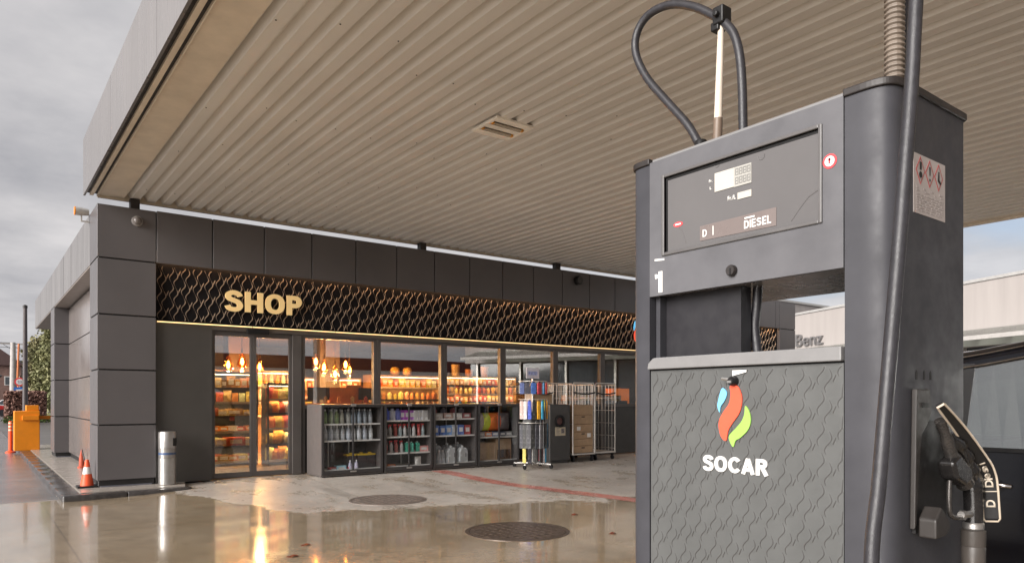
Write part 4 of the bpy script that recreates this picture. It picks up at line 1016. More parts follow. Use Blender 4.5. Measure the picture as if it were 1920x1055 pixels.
# red round sticker, dash, number, knob on the head
a = MB(); a.lathe([(.001, -.0022), (.0245, -.0022), (.0245, -.0005)], (xf, 1.273, 2.20), 28, ax='x'); rs = a.build('warning_sticker', REDP, hp)
a = MB(); a.lathe([(.001, -.0035), (.0175, -.0035), (.0175, -.0023)], (xf, 1.273, 2.20), 24, ax='x'); rs2 = a.build('sticker_centre', pm('pale_pink', (.78, .60, .58), .5), rs)
a = MB(); a.box(xf - .0046, xf - .0036, 1.270, 1.276, 2.192, 2.21); a.lathe([(.0045, -.0046), (.0045, -.0036)], (xf, 1.273, 2.205), 10, ax='x'); a.build('sticker_mark', REDP, rs)
sign_text('number_one', '1', WHITE, (xf - .0002, 2.042, 1.850), (0, -1, 0), .040, .088, .0012, hp, t=.22)
a = MB(); a.prism([(2.044, 1.985), (1.992, 1.981), (1.992, 1.989), (2.044, 1.993)], 'x', xf - .0015, xf - .0004); a.build('white_dash', WHITE, hp)
a = MB(); a.lathe([(.001, -.02), (.018, -.02), (.021, -.015), (.021, -.0005)], (xf, 1.657, 1.889), 24, ax='x'); kb = a.build('lock_cover', DKTRIM, hp, smooth=40)
a = MB(); a.box(xf - .022, xf - .0205, 1.652, 1.658, 1.872, 1.897); a.build('lock_slot', BLK, kb)
# gap block and hose in the gap
a = MB(); a.box(2.375, 2.44, 1.678, YB, 1.578, HZ0 + .005); a.build('gap_cover', PUMPB, pu)
a = MB(); a.box(2.335, 2.374, YB - .022, YB, 1.579, HZ0); a.build('gap_edge', PUMPC, pu)
a = MB(); a.tube(catmull([(2.47, 1.665, 1.9), (2.47, 1.672, 1.78), (2.47, 1.682, 1.69), (2.47, 1.672, 1.60), (2.47, 1.665, 1.5)], 5), .0185, 12); a.build('gap_hose', RUB, pu, smooth=60)
# tray
a = MB(); a.prism([(YA, 1.53), (YB, 1.53), (YB - .004, 1.555), (YB - .03, 1.576), (YB - .05, 1.578), (YA, 1.578)], 'x', 2.278, 2.862); a.build('tray', PUMPT, pu, bevel=.004)
# lower body and relief door
a = MB(); a.box(2.318, 2.858, YA, YB, .06, 1.529); a.build('lower_body', PUMPB, pu)
DST = [P for P in strands(.0735, .105, .0, .846, .66, 1.516, 20)]
BINS = {}
for P in DST:
    for i in range(len(P) - 1):
        for q in range(int((P[i][0] - .035) / .02), int((P[i][0] + .012) / .02) + 1): BINS.setdefault((q, int(P[i][1] / .02)), []).append((P[i], P[i + 1]))
def relief(u, v):
    h = 0.
    for q in (int(v / .02), int(v / .02) - 1):
        for (A0, A1) in BINS.get((int(u / .02), q), ()):
            if A0[1] <= v < A1[1]:
                f = (v - A0[1]) / (A1[1] - A0[1]); d = u - (A0[0] + (A1[0] - A0[0]) * f); wt = A0[2] + (A1[2] - A0[2]) * f
                h = max(h, (math.exp(-(d / .016) ** 2) if d < 0 else math.exp(-(d / .004) ** 2)) * wt)
    return h
a = MB(); nu, nv = 250, 250; z0, z1 = .11, 1.524; y0, y1 = YA + .002, YB - .002
# finer rows where the door can be seen
vs_ = [z0 + (.68 - z0) * i / 40 for i in range(40)] + [.68 + (z1 - .68) * i / (nv - 40) for i in range(nv - 39)]
for v in vs_:
    for i in range(nu + 1):
        u = (y1 - y0) * i / nu
        e = min(1, min(u, y1 - y0 - u) / .008, (z1 - v) / .008)
        a.v.append((2.300 - .0016 * relief(u, v) * max(0, e), y1 - u, v))
W = nu + 1
for j in range(len(vs_) - 1):
    for i in range(nu): a.f.append((j * W + i, j * W + i + 1, (j + 1) * W + i + 1, (j + 1) * W + i)); a.m.append(0)
# rim back to the body
rim = [0, nu, (len(vs_) - 1) * W + nu, (len(vs_) - 1) * W]
b0 = len(a.v)
for r_ in rim: x, y, z = a.v[r_]; a.v.append((2.3175, y, z))
a.f += [(b0, b0 + 1, b0 + 2, b0 + 3)]; a.m += [0]
for p_, q_ in ((0, 1), (1, 2), (2, 3), (3, 0)): a.f.append((rim[p_], rim[q_], b0 + q_, b0 + p_)); a.m.append(0)
# dark strokes along each ridge: shaded side of the waves put in as colour
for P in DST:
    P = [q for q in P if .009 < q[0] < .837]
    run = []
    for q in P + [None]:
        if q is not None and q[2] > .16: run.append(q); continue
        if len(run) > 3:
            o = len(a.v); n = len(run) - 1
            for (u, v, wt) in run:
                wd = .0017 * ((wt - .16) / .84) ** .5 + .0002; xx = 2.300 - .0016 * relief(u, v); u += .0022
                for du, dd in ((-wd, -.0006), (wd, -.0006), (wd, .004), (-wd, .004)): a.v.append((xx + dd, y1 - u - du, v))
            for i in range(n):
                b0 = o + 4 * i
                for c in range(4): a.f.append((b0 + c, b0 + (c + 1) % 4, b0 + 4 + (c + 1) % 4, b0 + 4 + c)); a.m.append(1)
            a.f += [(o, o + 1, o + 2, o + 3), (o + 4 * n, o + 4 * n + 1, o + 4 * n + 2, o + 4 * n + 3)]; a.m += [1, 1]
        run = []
door = a.build('door_panel', [PUMPD, pm('wave_shade', (.045, .043, .042), .5)], pu, smooth=60)
fx = lambda u, v: (1.727 - (u - 421) / 164 * .147, 1.456 - (v - 180) / 290 * .232)
for nm_, P, mt in (('red_flame', RED0, REDL), ('blue_flame', BLU0, BLUEL), ('green_flame', GRN0, GREENL)):
    flame(P, fx, 'x', 2.2935, 2.2985, nm_, mt, door)
sign_text('brand_lettering', 'SOCAR', WHITE, (2.2985, 1.795, 1.126), (0, -1, 0), .286, .060, .005, door, t=.215, gap=.075)
a = MB(); a.prism([(1.66, 1.513), (1.598, 1.513), (1.598, 1.505), (1.66, 1.492)], 'x', 2.294, 2.2955); a.build('paper_scrap', WHITE, door)
a = MB(); a.lathe([(.001, -.03), (.012, -.03), (.017, -.022), (.019, 0)], (2.298, 1.652, 1.472), 16, ax='x'); lk = a.build('door_lock', BLK, door, smooth=40)
a = MB(); a.box(2.262, 2.2675, 1.643, 1.661, 1.465, 1.474); a.tube([(2.275, 1.66, 1.478), (2.272, 1.69, 1.482)], .006, 6); a.build('key_plate', STEEL, lk)
# side face fittings
SY = YA - .003 - .152
a = MB(); a.box(2.44, 2.676, SY - .0016, SY - .0004, 2.012, 2.207); hs = a.build('hazard_sticker', STICK, pu)
def diamond(cx, cz_, r, m0, parent):
    a = MB(); y = SY - .0026
    o = [(cx, cz_ + r), (cx + r * .72, cz_), (cx, cz_ - r), (cx - r * .72, cz_)]; i_ = [(cx, cz_ + r * .85), (cx + r * .61, cz_), (cx, cz_ - r * .85), (cx - r * .61, cz_)]
    for k in range(4):
        k2 = (k + 1) % 4
        a.add([(o[k][0], y, o[k][1]), (o[k2][0], y, o[k2][1]), (i_[k2][0], y, i_[k2][1]), (i_[k][0], y, i_[k][1]), (o[k][0], y + .0009, o[k][1]), (o[k2][0], y + .0009, o[k2][1])], [(0, 1, 2, 3), (0, 4, 5, 1)])
    d = a.build('hazard_diamond', pm('dull_red_print', (.40, .07, .07), .5), parent)
    a = MB(); y -= .0002
    if m0 == 0: a.box(cx - .006, cx + .006, y - .0008, y, cz_ + .002, cz_ + r * .6); a.lathe([(.001, -.0008), (.011, -.0008), (.011, 0)], (cx, y, cz_ - .014), 8, ax='y')
    elif m0 == 1: a.prism([(cx - .005, cz_ + r * .5), (cx + .005, cz_ + r * .5), (cx + .002, cz_ - .006), (cx - .002, cz_ - .006)], 'y', y - .0008, y); a.lathe([(.001, -.0008), (.0045, -.0008), (.0045, 0)], (cx, y, cz_ - .02), 8, ax='y')
    else: a.prism([(cx - .003, cz_ + .02), (cx + .003, cz_ + .02), (cx + .004, cz_ - .008), (cx + .018, cz_ - .016), (cx + .012, cz_ - .022), (cx - .008, cz_ - .012)], 'y', y - .0008, y)
    a.build('pictogram', BLK, d)
for k, cx in enumerate((2.488, 2.556, 2.624)): diamond(cx, 2.155, .046, k, hs)
a = MB()
for k in range(9):
    z = 2.095 - .0085 * k - (.004 if k > 1 else 0)
    x = 2.462
    while x < 2.655:
        w = random.uniform(.012, .04)
        if k < 2: w *= .8
        a.box(x, min(x + w, 2.662), SY - .0026, SY - .0017, z, z + (.0035 if k else .005)); x += w + random.uniform(.004, .012) + (.03 if k < 2 else 0)
a.build('small_print', pm('faint_print', (.36, .32, .31), .7), hs)
a = MB()
for xx in (2.463, 2.518, 2.565): a.prism([(xx - .0065, 1.468), (xx + .0065, 1.468), (xx + .0065, 1.492), (xx, 1.499), (xx - .0065, 1.492)], 'y', SY - .0012, SY - .0003)
a.build('vent_slots', BLACK, pu)
# nozzle boot
BOOT = pm('boot_plate', (.026, .022, .020), .5, var=.12, scale=12)
a = MB(); P = [(2.425, 1.437), (2.52, 1.437), (2.535, 1.36), (2.50, 1.32), (2.462, 1.29), (2.44, 1.16), (2.425, 1.0), (2.41, .985)]
a.prism(P, 'y', SY - .019, SY - .001); boot = a.build('nozzle_boot', BOOT, pu, bevel=.004)
a = MB(); a.box(2.46, 2.51, SY - .0215, SY - .0195, 1.376, 1.392); a.build('boot_slot', BLACK, boot)
a = MB(); a.prism([(2.43, 1.02), (2.47, 1.06), (2.53, 1.01), (2.535, .985), (2.51, .965), (2.43, .96)], 'y', SY - .075, SY - .020); a.build('boot_lip', BOOT, boot, bevel=.006)
a = MB(); a.box(2.43, 2.66, SY - .012, SY - .0015, .97, 1.33); a.build('boot_recess', BLACK, boot)
# hoses on top
LP = [(1.911, 2.46), (1.972, 2.564), (2.089, 2.705), (2.206, 2.852), (2.271, 2.985), (2.261, 3.079), (2.187, 3.128), (2.065, 3.116), (1.944, 3.054), (1.849, 2.979), (1.796, 2.93), (1.746, 2.862), (1.718, 2.771), (1.705, 2.641), (1.70, 2.44)]
a = MB(); a.tube(catmull([(2.42, y, z) for y, z in LP], 5), .0178, 14); a.build('loop_hose', RUB, pu, smooth=60)
a = MB(); a.lathe([(.026, 2.42), (.026, 2.475), (.022, 2.48)], (2.42, 1.905, 0), 16); a.lathe([(.024, 2.42), (.024, 2.44)], (2.42, 1.70, 0), 16); a.build('hose_fitting', BLK, pu, smooth=40)
a = MB(); a.tube([(2.42, 1.824, 2.42), (2.42, 1.818, 2.56), (2.42, 1.804, 2.92)], [.016, .0165, .0125], 14); hpole = a.build('hose_pole', POLEW, pu, smooth=60)
a = MB(); a.tube([(2.42, 1.824, 2.42), (2.42, 1.8185, 2.545)], [.019, .0185], 14); a.build('pole_sleeve', POLED, hpole, smooth=40)
a = MB(); a.box(2.39, 2.45, 1.775, 1.825, 2.915, 2.985); a.box(2.395, 2.445, 1.80, 1.838, 2.895, 2.93); a.tube([(2.37, 1.80, 2.95), (2.47, 1.80, 2.95)], .013, 8); a.build('hose_clamp', BLK, hpole, bevel=.006)
a = MB(); pts = []; rs_ = []
z = 2.42
while z < 3.3:
    for dz, rr in ((0, .027), (.005, .033), (.010, .033), (.015, .027)): pts.append((2.515, 1.165, z + dz)); rs_.append(rr)
    z += .018
a.tube(pts, rs_, 14); a.build('ribbed_conduit', COND, pu, smooth=25)
a = MB(); a.lathe([(.020, 2.42), (.020, 2.46), (.026, 2.47), (.026, 2.565), (.020, 2.575), (.022, 2.60)], (2.585, 1.17, 0), 14); a.build('hose_ferrule', BLK, pu, smooth=40)
HL = [(2.585, 1.17, 2.56), (2.575, 1.165, 2.75), (2.56, 1.15, 3.0), (2.50, 1.12, 3.22), (2.36, 1.02, 3.3), (2.22, .95, 3.12), (2.165, .925, 2.85), (2.11, .92, 2.50), (2.085, .92, 2.28), (2.05, .92, 2.06), (2.02, .92, 1.87), (1.975, .92, 1.61), (1.935, .92, 1.385), (1.90, .92, 1.18), (1.86, .92, .97), (1.85, .90, .6), (1.95, .87, .32), (2.2, .85, .2), (2.5, .87, .26), (2.68, .93, .5), (2.722, .985, .8), (2.722, 1.0, .98)]
a = MB(); a.tube(catmull(HL, 6), .0188, 14); a.build('fuel_hose', RUB, pu, smooth=60)
# concrete island (below the frame)
a = MB(); a.prism([(1.95, -2.6), (3.2, -2.6), (3.2, 2.5), (3.0, 2.8), (2.15, 2.8), (1.95, 2.5)], 'z', -.12, .055)
kind(a.build('pump_island', PLAT, bevel=.02), 'structure')

# ------------------------------------------------------------------ nozzle
nz = thing('fuel_nozzle', 'black diesel nozzle with cream edged grip hanging in the pump side', 'fuel nozzle', (2.6, .99, 1.15))
NB = pm('nozzle_black', (.012, .011, .011), .25, var=.3, scale=30)
NM = pm('nozzle_metal', (.07, .064, .06), .28, metal=.6, var=.25, scale=25)
yN = 1.0
a = MB(); a.tube(catmull([(2.46, yN, 1.335), (2.505, yN, 1.285), (2.545, yN, 1.225), (2.60, yN, 1.17), (2.655, yN, 1.12)], 5), [.016] * 6 + [.02] * 5 + [.026] * 5 + [.028] * 5, 14); nbd = a.build('spout_body', NM, nz, smooth=60)
a = MB(); a.tube(catmull([(2.535, yN, 1.275), (2.60, yN, 1.245), (2.66, yN, 1.20), (2.70, yN, 1.15), (2.715, yN, 1.10)], 5), [.02, .024, .027, .03, .032] * 4 + [.032], 14); a.build('valve_body', NB, nz, smooth=60)
a = MB(); a.prism([(2.50, 1.20), (2.56, 1.225), (2.64, 1.18), (2.66, 1.135), (2.60, 1.12), (2.53, 1.145)], 'y', yN - .028, yN + .028); a.build('housing', NB, nz, bevel=.012, seg=3)
a = MB(); a.tube([(2.712, yN, 1.125), (2.722, yN, 1.05), (2.724, yN, .985)], [.030, .029, .028], 16); a.build('grip', NB, nz, smooth=60)
a = MB(); a.lathe([(.029, .962), (.032, .966), (.032, .982), (.029, .986)], (2.723, yN, 0), 16); a.build('swivel_ring', STEEL, nz, smooth=30)
a = MB(); a.lathe([(.030, .80), (.035, .81), (.037, .90), (.035, .905), (.037, .91), (.038, .958), (.030, .962)], (2.722, yN, 0), 18); a.build('hose_sleeve', pm('sleeve_brown', (.06, .052, .046), .4, var=.2), nz, smooth=40)
a = MB(); a.tube(catmull([(2.535, yN, 1.14), (2.53, yN, 1.08), (2.54, yN, 1.03), (2.58, yN, 1.015), (2.66, yN, 1.012), (2.70, yN, 1.015)], 5), .008, 8); a.build('trigger', NM, nz, smooth=60)
a = MB(); a.tube([(2.62, yN, 1.02), (2.70, yN, 1.015)], .012, 8); a.lathe([(.016, -.008), (.016, .008)], (2.635, yN, 1.018), 12, ax='y'); a.build('latch', STEEL, nz, smooth=40)
# grip guard: a bent strap with cream edges and lettering
yg = yN - .03
CP = [Vector(p) for p in ((2.395, yg, 1.383), (2.546, yg, 1.30), (2.699, yg, 1.198), (2.752, yg, 1.150), (2.772, yg, 1.105), (2.793, yg, .995))]
VD = Vector((.935, .355, 0)).normalized()
CL = catmull(CP, 6); HW = [.011 + .013 * min(1, i / 14) for i in range(len(CL))]
Bd = []
for i, p in enumerate(CL):
    tg = (CL[min(i + 1, len(CL) - 1)] - CL[max(i - 1, 0)]).normalized(); Bd.append((tg.cross(VD).normalized(), tg))
a = MB()
for p, (b, tg), w in zip(CL, Bd, HW):
    nrm = b.cross(tg).normalized()
    if nrm.dot(VD) < 0: nrm = -nrm
    for sg in (1, -1): a.v.append(tuple(p + b * sg * w)); a.v.append(tuple(p + b * sg * w + nrm * .012))
for i in range(len(CL) - 1):
    q = 4 * i
    for f in ((0, 2, 6, 4), (1, 5, 7, 3), (0, 4, 5, 1), (2, 3, 7, 6)): a.f.append(tuple(q + c for c in f)); a.m.append(0)
q = 4 * (len(CL) - 1); a.f += [(0, 1, 3, 2), (q, q + 2, q + 3, q + 1)]; a.m += [0, 0]
gg = a.build('grip_guard', BLK, nz)
up_ = [p + b * w - VD * .002 for p, (b, tg), w in zip(CL, Bd, HW)]; dn_ = [p - b * w - VD * .002 for p, (b, tg), w in zip(CL, Bd, HW)]
e_ = Bd[-1][1]; loop = up_ + [up_[-1] + e_ * .01 - Bd[-1][0] * .006, dn_[-1] + e_ * .01 + Bd[-1][0] * .006] + list(reversed(dn_)) + [up_[0]]
a = MB(); a.tube(loop, .0036, 6, cap=False); a.build('guard_edge', CREAM, gg, smooth=60)
a = MB(); a.prism([(2.55, 1.255), (2.60, 1.262), (2.76, 1.13), (2.775, 1.06), (2.735, 1.05), (2.70, 1.12)], 'y', yg + .008, yg + .05); a.build('guard_body', NB, nz, bevel=.006)
CRT = pm('cream_print', (.62, .54, .44), .5)
def on_strap(f0, s, w, h, nm_):
    i = int(f0 * (len(CL) - 1)); b, tg = Bd[i]; d = -tg; u_ = VD.cross(d)     # reads upwards along the strap
    if d.cross(u_).dot(VD) > 0: u_ = -u_
    o = CL[i] - d * w * .5 - u_ * h * .5 - VD * .0012
    text_obj(nm_, s, CRT, o, tuple(d), w, h, .001, gg, xl=tuple(u_), bold=.03)
on_strap(.92, 'D', .026, .028, 'grade_letter')
for f0, c_, w in ((.77, 'D', .026), (.70, 'i', .008), (.635, 'e', .022), (.565, 's', .021), (.50, 'e', .022), (.445, 'l', .007)): on_strap(f0, c_, w, .026 if c_ in 'Dil' else .021, 'grade_letter')
b, tg = Bd[int(.845 * (len(CL) - 1))]; p = CL[int(.845 * (len(CL) - 1))]
a = MB(); a.tube([p + b * .021 - VD * .0015, p - b * .021 - VD * .0015], .0017, 5); a.build('divider', CRT, gg)

# ------------------------------------------------------------------ parked car at the next lane
CARP = pm('car_paint', (.006, .006, .008), .10, var=.2, scale=3, coat=.25, bump=.05, bscale=170, spec=.35)
CARG = glass('car_glass', (.62, .70, .64), .42, .85)
CHR = pm('chrome', (.60, .59, .60), .2, metal=1., var=.05)
car = thing('parked_car', 'black wet SUV parked beyond the fuel pump with tinted side window', 'car', (0, 0, 0))
def sm(x, a_, b_): q = min(1, max(0, (x - a_) / (b_ - a_))); return q * q * (3 - 2 * q)
# local: x across, y forward, z up from ground
stn = [-2.32, -2.28, -2.15, -1.9, -1.6, -1.3, -1.0, -.6, -.2, .2, .6, .9, 1.2, 1.5, 1.8, 2.05, 2.2, 2.28, 2.32]
def sect(y):
    ends = 1 - .10 * sm(abs(y), 1.7, 2.3) - .22 * sm(abs(y), 2.15, 2.33)
    w = .935 * ends
    top = 1.20 - .02 * sm(y, -2.3, 0) * 0 - .14 * sm(y, .95, 2.2) - .12 * sm(-y, 2.1, 2.33) - .1 * sm(y, 2.1, 2.33)
    bot = .30 + .12 * sm(abs(y), 1.9, 2.3)
    P = [(w * .80, bot), (w * .96, bot + .08), (w * .985, .60), (w * 1.0, .80), (w * .985, .98), (w * .975, 1.08 if top > 1.12 else top - .06), (w * .955, top), (w * .80, top + .015), (w * .4, top + .03)]
    if -1.75 < y < 1.1: P[-2] = (w * .88, 1.02); P[-1] = (w * .4, .84)
    return P
a = MB(); rings = []
for y in stn:
    P = sect(y); full = P + [(-x, z) for x, z in reversed(P)]
    rings.append([len(a.v) + i for i in range(len(full))]); a.v += [(x, y, z) for x, z in full]
n = len(rings[0])
for i in range(len(stn) - 1):
    for k in range(n): a.f.append((rings[i][k], rings[i][(k + 1) % n], rings[i + 1][(k + 1) % n], rings[i + 1][k])); a.m.append(0)
a.f += [tuple(rings[0]), tuple(reversed(rings[-1]))]; a.m += [0, 0]
body = a.build('body', CARP, car, smooth=38)
# roof shell and pillars
def roofz(y): return 1.925 - .10 * sm(y, -.1, .75) - .12 * sm(-y, .3, 1.3) - .10 * sm(-y, 1.2, 2.05)
def roofw(y): return .70 - .05 * sm(y, 0, .7) - .06 * sm(-y, 1.2, 2.0)
ry = [.62, .4, .1, -.2, -.5, -.8, -1.1, -1.4, -1.7, -1.95]
a = MB(); R_ = []
for y in ry:
    w, z = roofw(y), roofz(y); P = [(w + .035, z - .10), (w + .02, z - .05), (w - .03, z - .012), (w * .6, z + .022), (0, z + .035)]
    full = P + [(-x, q) for x, q in reversed(P[:-1])]; full += [(-x, q - .03) for x, q in P[:-1]] + [(0, z + .005)] + [(x, q - .03) for x, q in reversed(P[:-1])]
    R_.append([len(a.v) + i for i in range(len(full))]); a.v += [(x, y, q) for x, q in full]
n = len(R_[0])
for i in range(len(ry) - 1):
    for k in range(n): a.f.append((R_[i][k], R_[i][(k + 1) % n], R_[i + 1][(k + 1) % n], R_[i + 1][k])); a.m.append(0)
a.f += [tuple(R_[0]), tuple(reversed(R_[-1]))]; a.m += [0, 0]
a.build('roof', CARP, car, smooth=40)
BELT = 1.215
def gx(y, z):   # side glass plane: from the belt to the roof edge
    t_ = (z - BELT) / (roofz(y) - .10 - BELT); return .905 + (roofw(y) + .035 - .905) * t_
for s in (1, -1):
    # bars: A, B, C, D pillars as leaning prisms
    for (yb, yt, wd) in ((1.25, .60, .07), (-.12, -.14, .10), (-1.05, -1.05, .10), (-2.0, -1.85, .16)):
        zt = roofz(yt) - .09
        a = MB(); q = []
        for (yy_, zz, xx) in ((yb, BELT - .02, .905), (yt, zt, gx(yt, zt) + .0)):
            for dx in (.004, -.05):
                for dy in (-wd / 2, wd / 2): q.append((s * (xx + dx), yy_ + dy, zz))
        a.add(q, [(0, 1, 3, 2), (4, 6, 7, 5), (0, 4, 5, 1), (2, 3, 7, 6), (0, 2, 6, 4), (1, 5, 7, 3)]); a.build('pillar', BLK, car)
    for (y0, y1) in ((.62, -.08), (-.18, -1.0), (-1.10, -1.80)):
        a = MB(); m_ = 8
        for i in range(m_ + 1):
            y = y0 + (y1 - y0) * i / m_
            z1_ = roofz(y) - .125; yb = y if not (y0 > .5 and i == 0) else y
            for zz in (BELT, z1_):
                for dx in (-.002, -.008): a.v.append((s * (gx(y, zz) + dx), y, zz))
        for i in range(m_):
            b0 = 4 * i
            for f in ((0, 4, 6, 2), (1, 3, 7, 5), (0, 1, 5, 4), (2, 6, 7, 3)): a.f.append(tuple(b0 + c for c in f)); a.m.append(0)
        a.f += [(0, 2, 3, 1), (4 * m_, 4 * m_ + 1, 4 * m_ + 3, 4 * m_ + 2)]; a.m += [0, 0]
        a.build('side_window', CARG, car)
    # front quarter glass between A pillar and door
    a = MB(); a.add([(s * .897, .63, BELT), (s * .897, 1.17, BELT), (s * (gx(.63, 1.66) - .004), .63, 1.665), (s * .89, .63, BELT), (s * .89, 1.17, BELT), (s * (gx(.63, 1.66) - .01), .63, 1.665)], [(0, 1, 2), (3, 5, 4), (0, 3, 4, 1), (1, 4, 5, 2), (2, 5, 3, 0)]); a.build('quarter_window', CARG, car)
    # bright strips above and below the windows
    a = MB(); a.tube([(s * (gx(y, roofz(y) - .125) + .006), y, roofz(y) - .115) for y in [.55 - .15 * i for i in range(16)]], .007, 6); a.tube([(s * (roofw(y) + .03), y, roofz(y) - .045) for y in [.55 - .15 * i for i in range(16)]], .006, 6); a.build('window_trim', CHR, car, smooth=60)
    a = MB(); a.box(s * .90 - .012, s * .90 + .012, -1.85, 1.15, BELT - .025, BELT - .002); a.build('belt_trim', BLK, car)
    # handles: front and rear door
    for yh in (.0, -.98):
        a = MB(); pts = [(s * .928, yh - .02, .985), (s * .95, yh + .03, .99), (s * .952, yh + .14, .995), (s * .945, yh + .20, .995), (s * .925, yh + .235, .99)]
        a.tube(catmull(pts, 4), .014, 8); a.build('door_handle', CHR, car, smooth=60)
        a = MB(); a.lathe([(.001, 0), (.05, 0), (.05, .004)], (s * .922, yh + .12, .985), 16, ax='x'); a.v = [(x, yh + .12 + (y - yh - .12) * 1.7, z) for x, y, z in a.v]; a.build('handle_recess', CARP, car)
    # door seams
    a = MB()
    for yy_ in (.95, -.10, -1.15): a.box(s * .93 - .014, s * .93 + .0115, yy_ - .003, yy_ + .003, .45, 1.18)
    a.build('door_seam', BLACK, car)
    # mirror
    a = MB(); a.lathe([(.02, -.10), (.075, -.08), (.085, 0), (.075, .08), (.02, .10)], (0, 0, 0), 14, ax='x'); a.v = [(s * 1.06 + x, .82 + y * .8, 1.13 + z * .9) for x, y, z in a.v]; a.build('wing_mirror', CARP, car, smooth=60)
    for yw in (1.42, -1.38):
        a = MB(); a.lathe([(.20, -.11), (.33, -.11), (.36, -.07), (.36, .07), (.33, .11), (.20, .11)], (s * .83, yw, .36), 28, ax='x'); w_ = a.build('wheel', RUB, car, smooth=35)
        a = MB(); a.lathe([(.03, s * .10), (.06, s * .115), (.20, s * .10), (.225, s * .115), (.225, s * .07)], (s * .83, yw, .36), 20, ax='x'); a.build('rim', GALV, w_, smooth=35)
    a = MB(); a.box(s * .62 - .14, s * .62 + .14, 2.20, 2.29, .70, .80); a.build('headlight', pm('headlight', (.6, .6, .62), .1), car, bevel=.02)
    a = MB(); a.box(s * .68 - .12, s * .68 + .12, -2.31, -2.24, .85, .98); a.build('tail_light', pm('tail_red', (.4, .02, .02), .2), car, bevel=.02)
    for ys_ in (.15, -.85): pass
# windscreens
for (yb, zb_, yt, zt) in ((1.30, 1.20, .64, 1.77), (-2.12, 1.20, -1.93, 1.62)):
    a = MB(); wb, wt = .80, .60
    q = [(-wb, yb, zb_), (wb, yb, zb_), (wt, yt, zt), (-wt, yt, zt)]; a.add(q + [(x, y - .01, z - .008) for x, y, z in q], [(0, 1, 2, 3), (7, 6, 5, 4), (0, 4, 5, 1), (1, 5, 6, 2), (2, 6, 7, 3), (3, 7, 4, 0)]); a.build('windscreen', CARG, car)
a = MB(); a.box(-.80, .80, -1.62, 1.0, .83, .99); a.build('cabin_trim', pm('cabin_black', (.02, .02, .02), .8), car)
SEATM = pm('seat_fabric', (.05, .05, .05), .8)
for xs_ in (-.38, .38):
    for ys_ in (.05, -.9):
        a = MB(); a.prism([(ys_ - .25, .75), (ys_ + .25, .78), (ys_ + .25, .90), (ys_ - .10, .88), (ys_ - .25, 1.20), (ys_ - .36, 1.20), (ys_ - .36, .75)], 'x', xs_ - .24, xs_ + .24); a.build('seat', SEATM, car, bevel=.03)
car.location = (5.83, .86, -.1); car.rotation_euler = (0, 0, math.pi)

# ------------------------------------------------------------------ far left: barrier, bollard, hedge, poles, sign, trees, houses
def at(x, y): return (x, y, -.105)
t = thing('barrier_gate', 'bright orange parking barrier housing with a horizontal arm', 'barrier', (1.15, 24.6, -.02))
a = MB(); a.box(.92, 1.52, 24.35, 24.95, -.02, 1.10); a.build('housing', ORANGE, t, bevel=.015)
a = MB(); a.box(1.20, 1.50, 24.4, 24.9, 1.101, 1.26); a.build('head', ORANGE, t, bevel=.012)
a = MB(); a.box(1.50, 5.0, 24.55, 24.65, .86, .96); a.box(1.1, 1.5, 24.30, 24.348, .84, .97); a.build('arm', ORANGE, t, bevel=.01)
x, y = .86, 25.1
t = thing('flexible_bollard', 'slim orange flexible post with pale bands on the wet road', 'bollard', (x, y, -.105))
a = MB(); a.lathe([(.13, 0), (.13, .03), (.055, .06), (.055, .62)], (x, y, -.105), 14); a.lathe([(.045, .62), (.045, .90), (.03, .91)], (x, y, -.105), 14); a.build('post', CONEO, t, smooth=40)
for z0 in (.63, .73, .83):
    a = MB(); a.lathe([(.049, z0), (.049, z0 + .045)], (x, y, -.105), 14); a.build('pale_band', pm('pale_band', (.75, .6, .4), .4), t, smooth=40)
x, y = 2.62, 54.4
t = thing('lamp_mast', 'tall dark round mast standing behind the brown hedge', 'mast', at(x, y))
a = MB(); a.tube([(x, y, -.1), (x, y, 3.9), (x, y, 7.2)], [.16, .13, .11], 12); a.build('pole', pm('mast_dark', (.075, .06, .06), .5), t, smooth=50)
a = MB(); a.lathe([(.13, 7.2), (.13, 7.35), (.05, 7.4)], (x, y, 0), 12); a.build('cap', DKTRIM, t); a = MB(); a.lathe([(.24, -.1), (.24, .3), (.16, .32)], (x, y, 0), 12); a.build('foot', GALV, t)
def leafcloud(name, cx, cy, cz_, rx, ry_, rz, n, size, mat, parent=None, loc=None, seed=1, shape='ell'):
    rnd = random.Random(seed); a = MB()
    cl = []
    for k in range(26):
        u = rnd.uniform(0, 2 * math.pi); v = math.acos(rnd.uniform(-1, 1)); f = rnd.uniform(.45, .95)
        zz = math.cos(v)
        taper = 1. if shape == 'ell' else (1.15 - .75 * (zz * .5 + .5))
        cl.append((cx + rx * f * taper * math.sin(v) * math.cos(u), cy + ry_ * f * taper * math.sin(v) * math.sin(u), cz_ + rz * f * zz, rnd.uniform(.22, .42)))
    for i in range(n):
        c = cl[rnd.randrange(len(cl))]
        d = Vector((rnd.gauss(0, 1), rnd.gauss(0, 1), rnd.gauss(0, 1))).normalized() * (rnd.random() ** .4) * c[3]
        p = Vector((c[0] + d.x * rx, c[1] + d.y * ry_, c[2] + d.z * rz))
        nn = Vector((rnd.gauss(0, 1), rnd.gauss(0, 1), rnd.gauss(0, .7))).normalized()
        t1 = nn.orthogonal().normalized() * size * rnd.uniform(.6, 1.2); t2 = nn.cross(t1) * .6
        a.add([p - t1, p - t2 * .8, p + t1, p + t2], [(0, 1, 2, 3)], 0)
    return a.build(name, mat, parent, loc=loc)
def leafmat(name, c1, c2):
    m, t, b = nt(name); t.links.new(ramp(t, noise(t, 1.1, 4), .35, .65, c1, c2), b.inputs['Base Color']); b.inputs['Roughness'].default_value = .7; return m
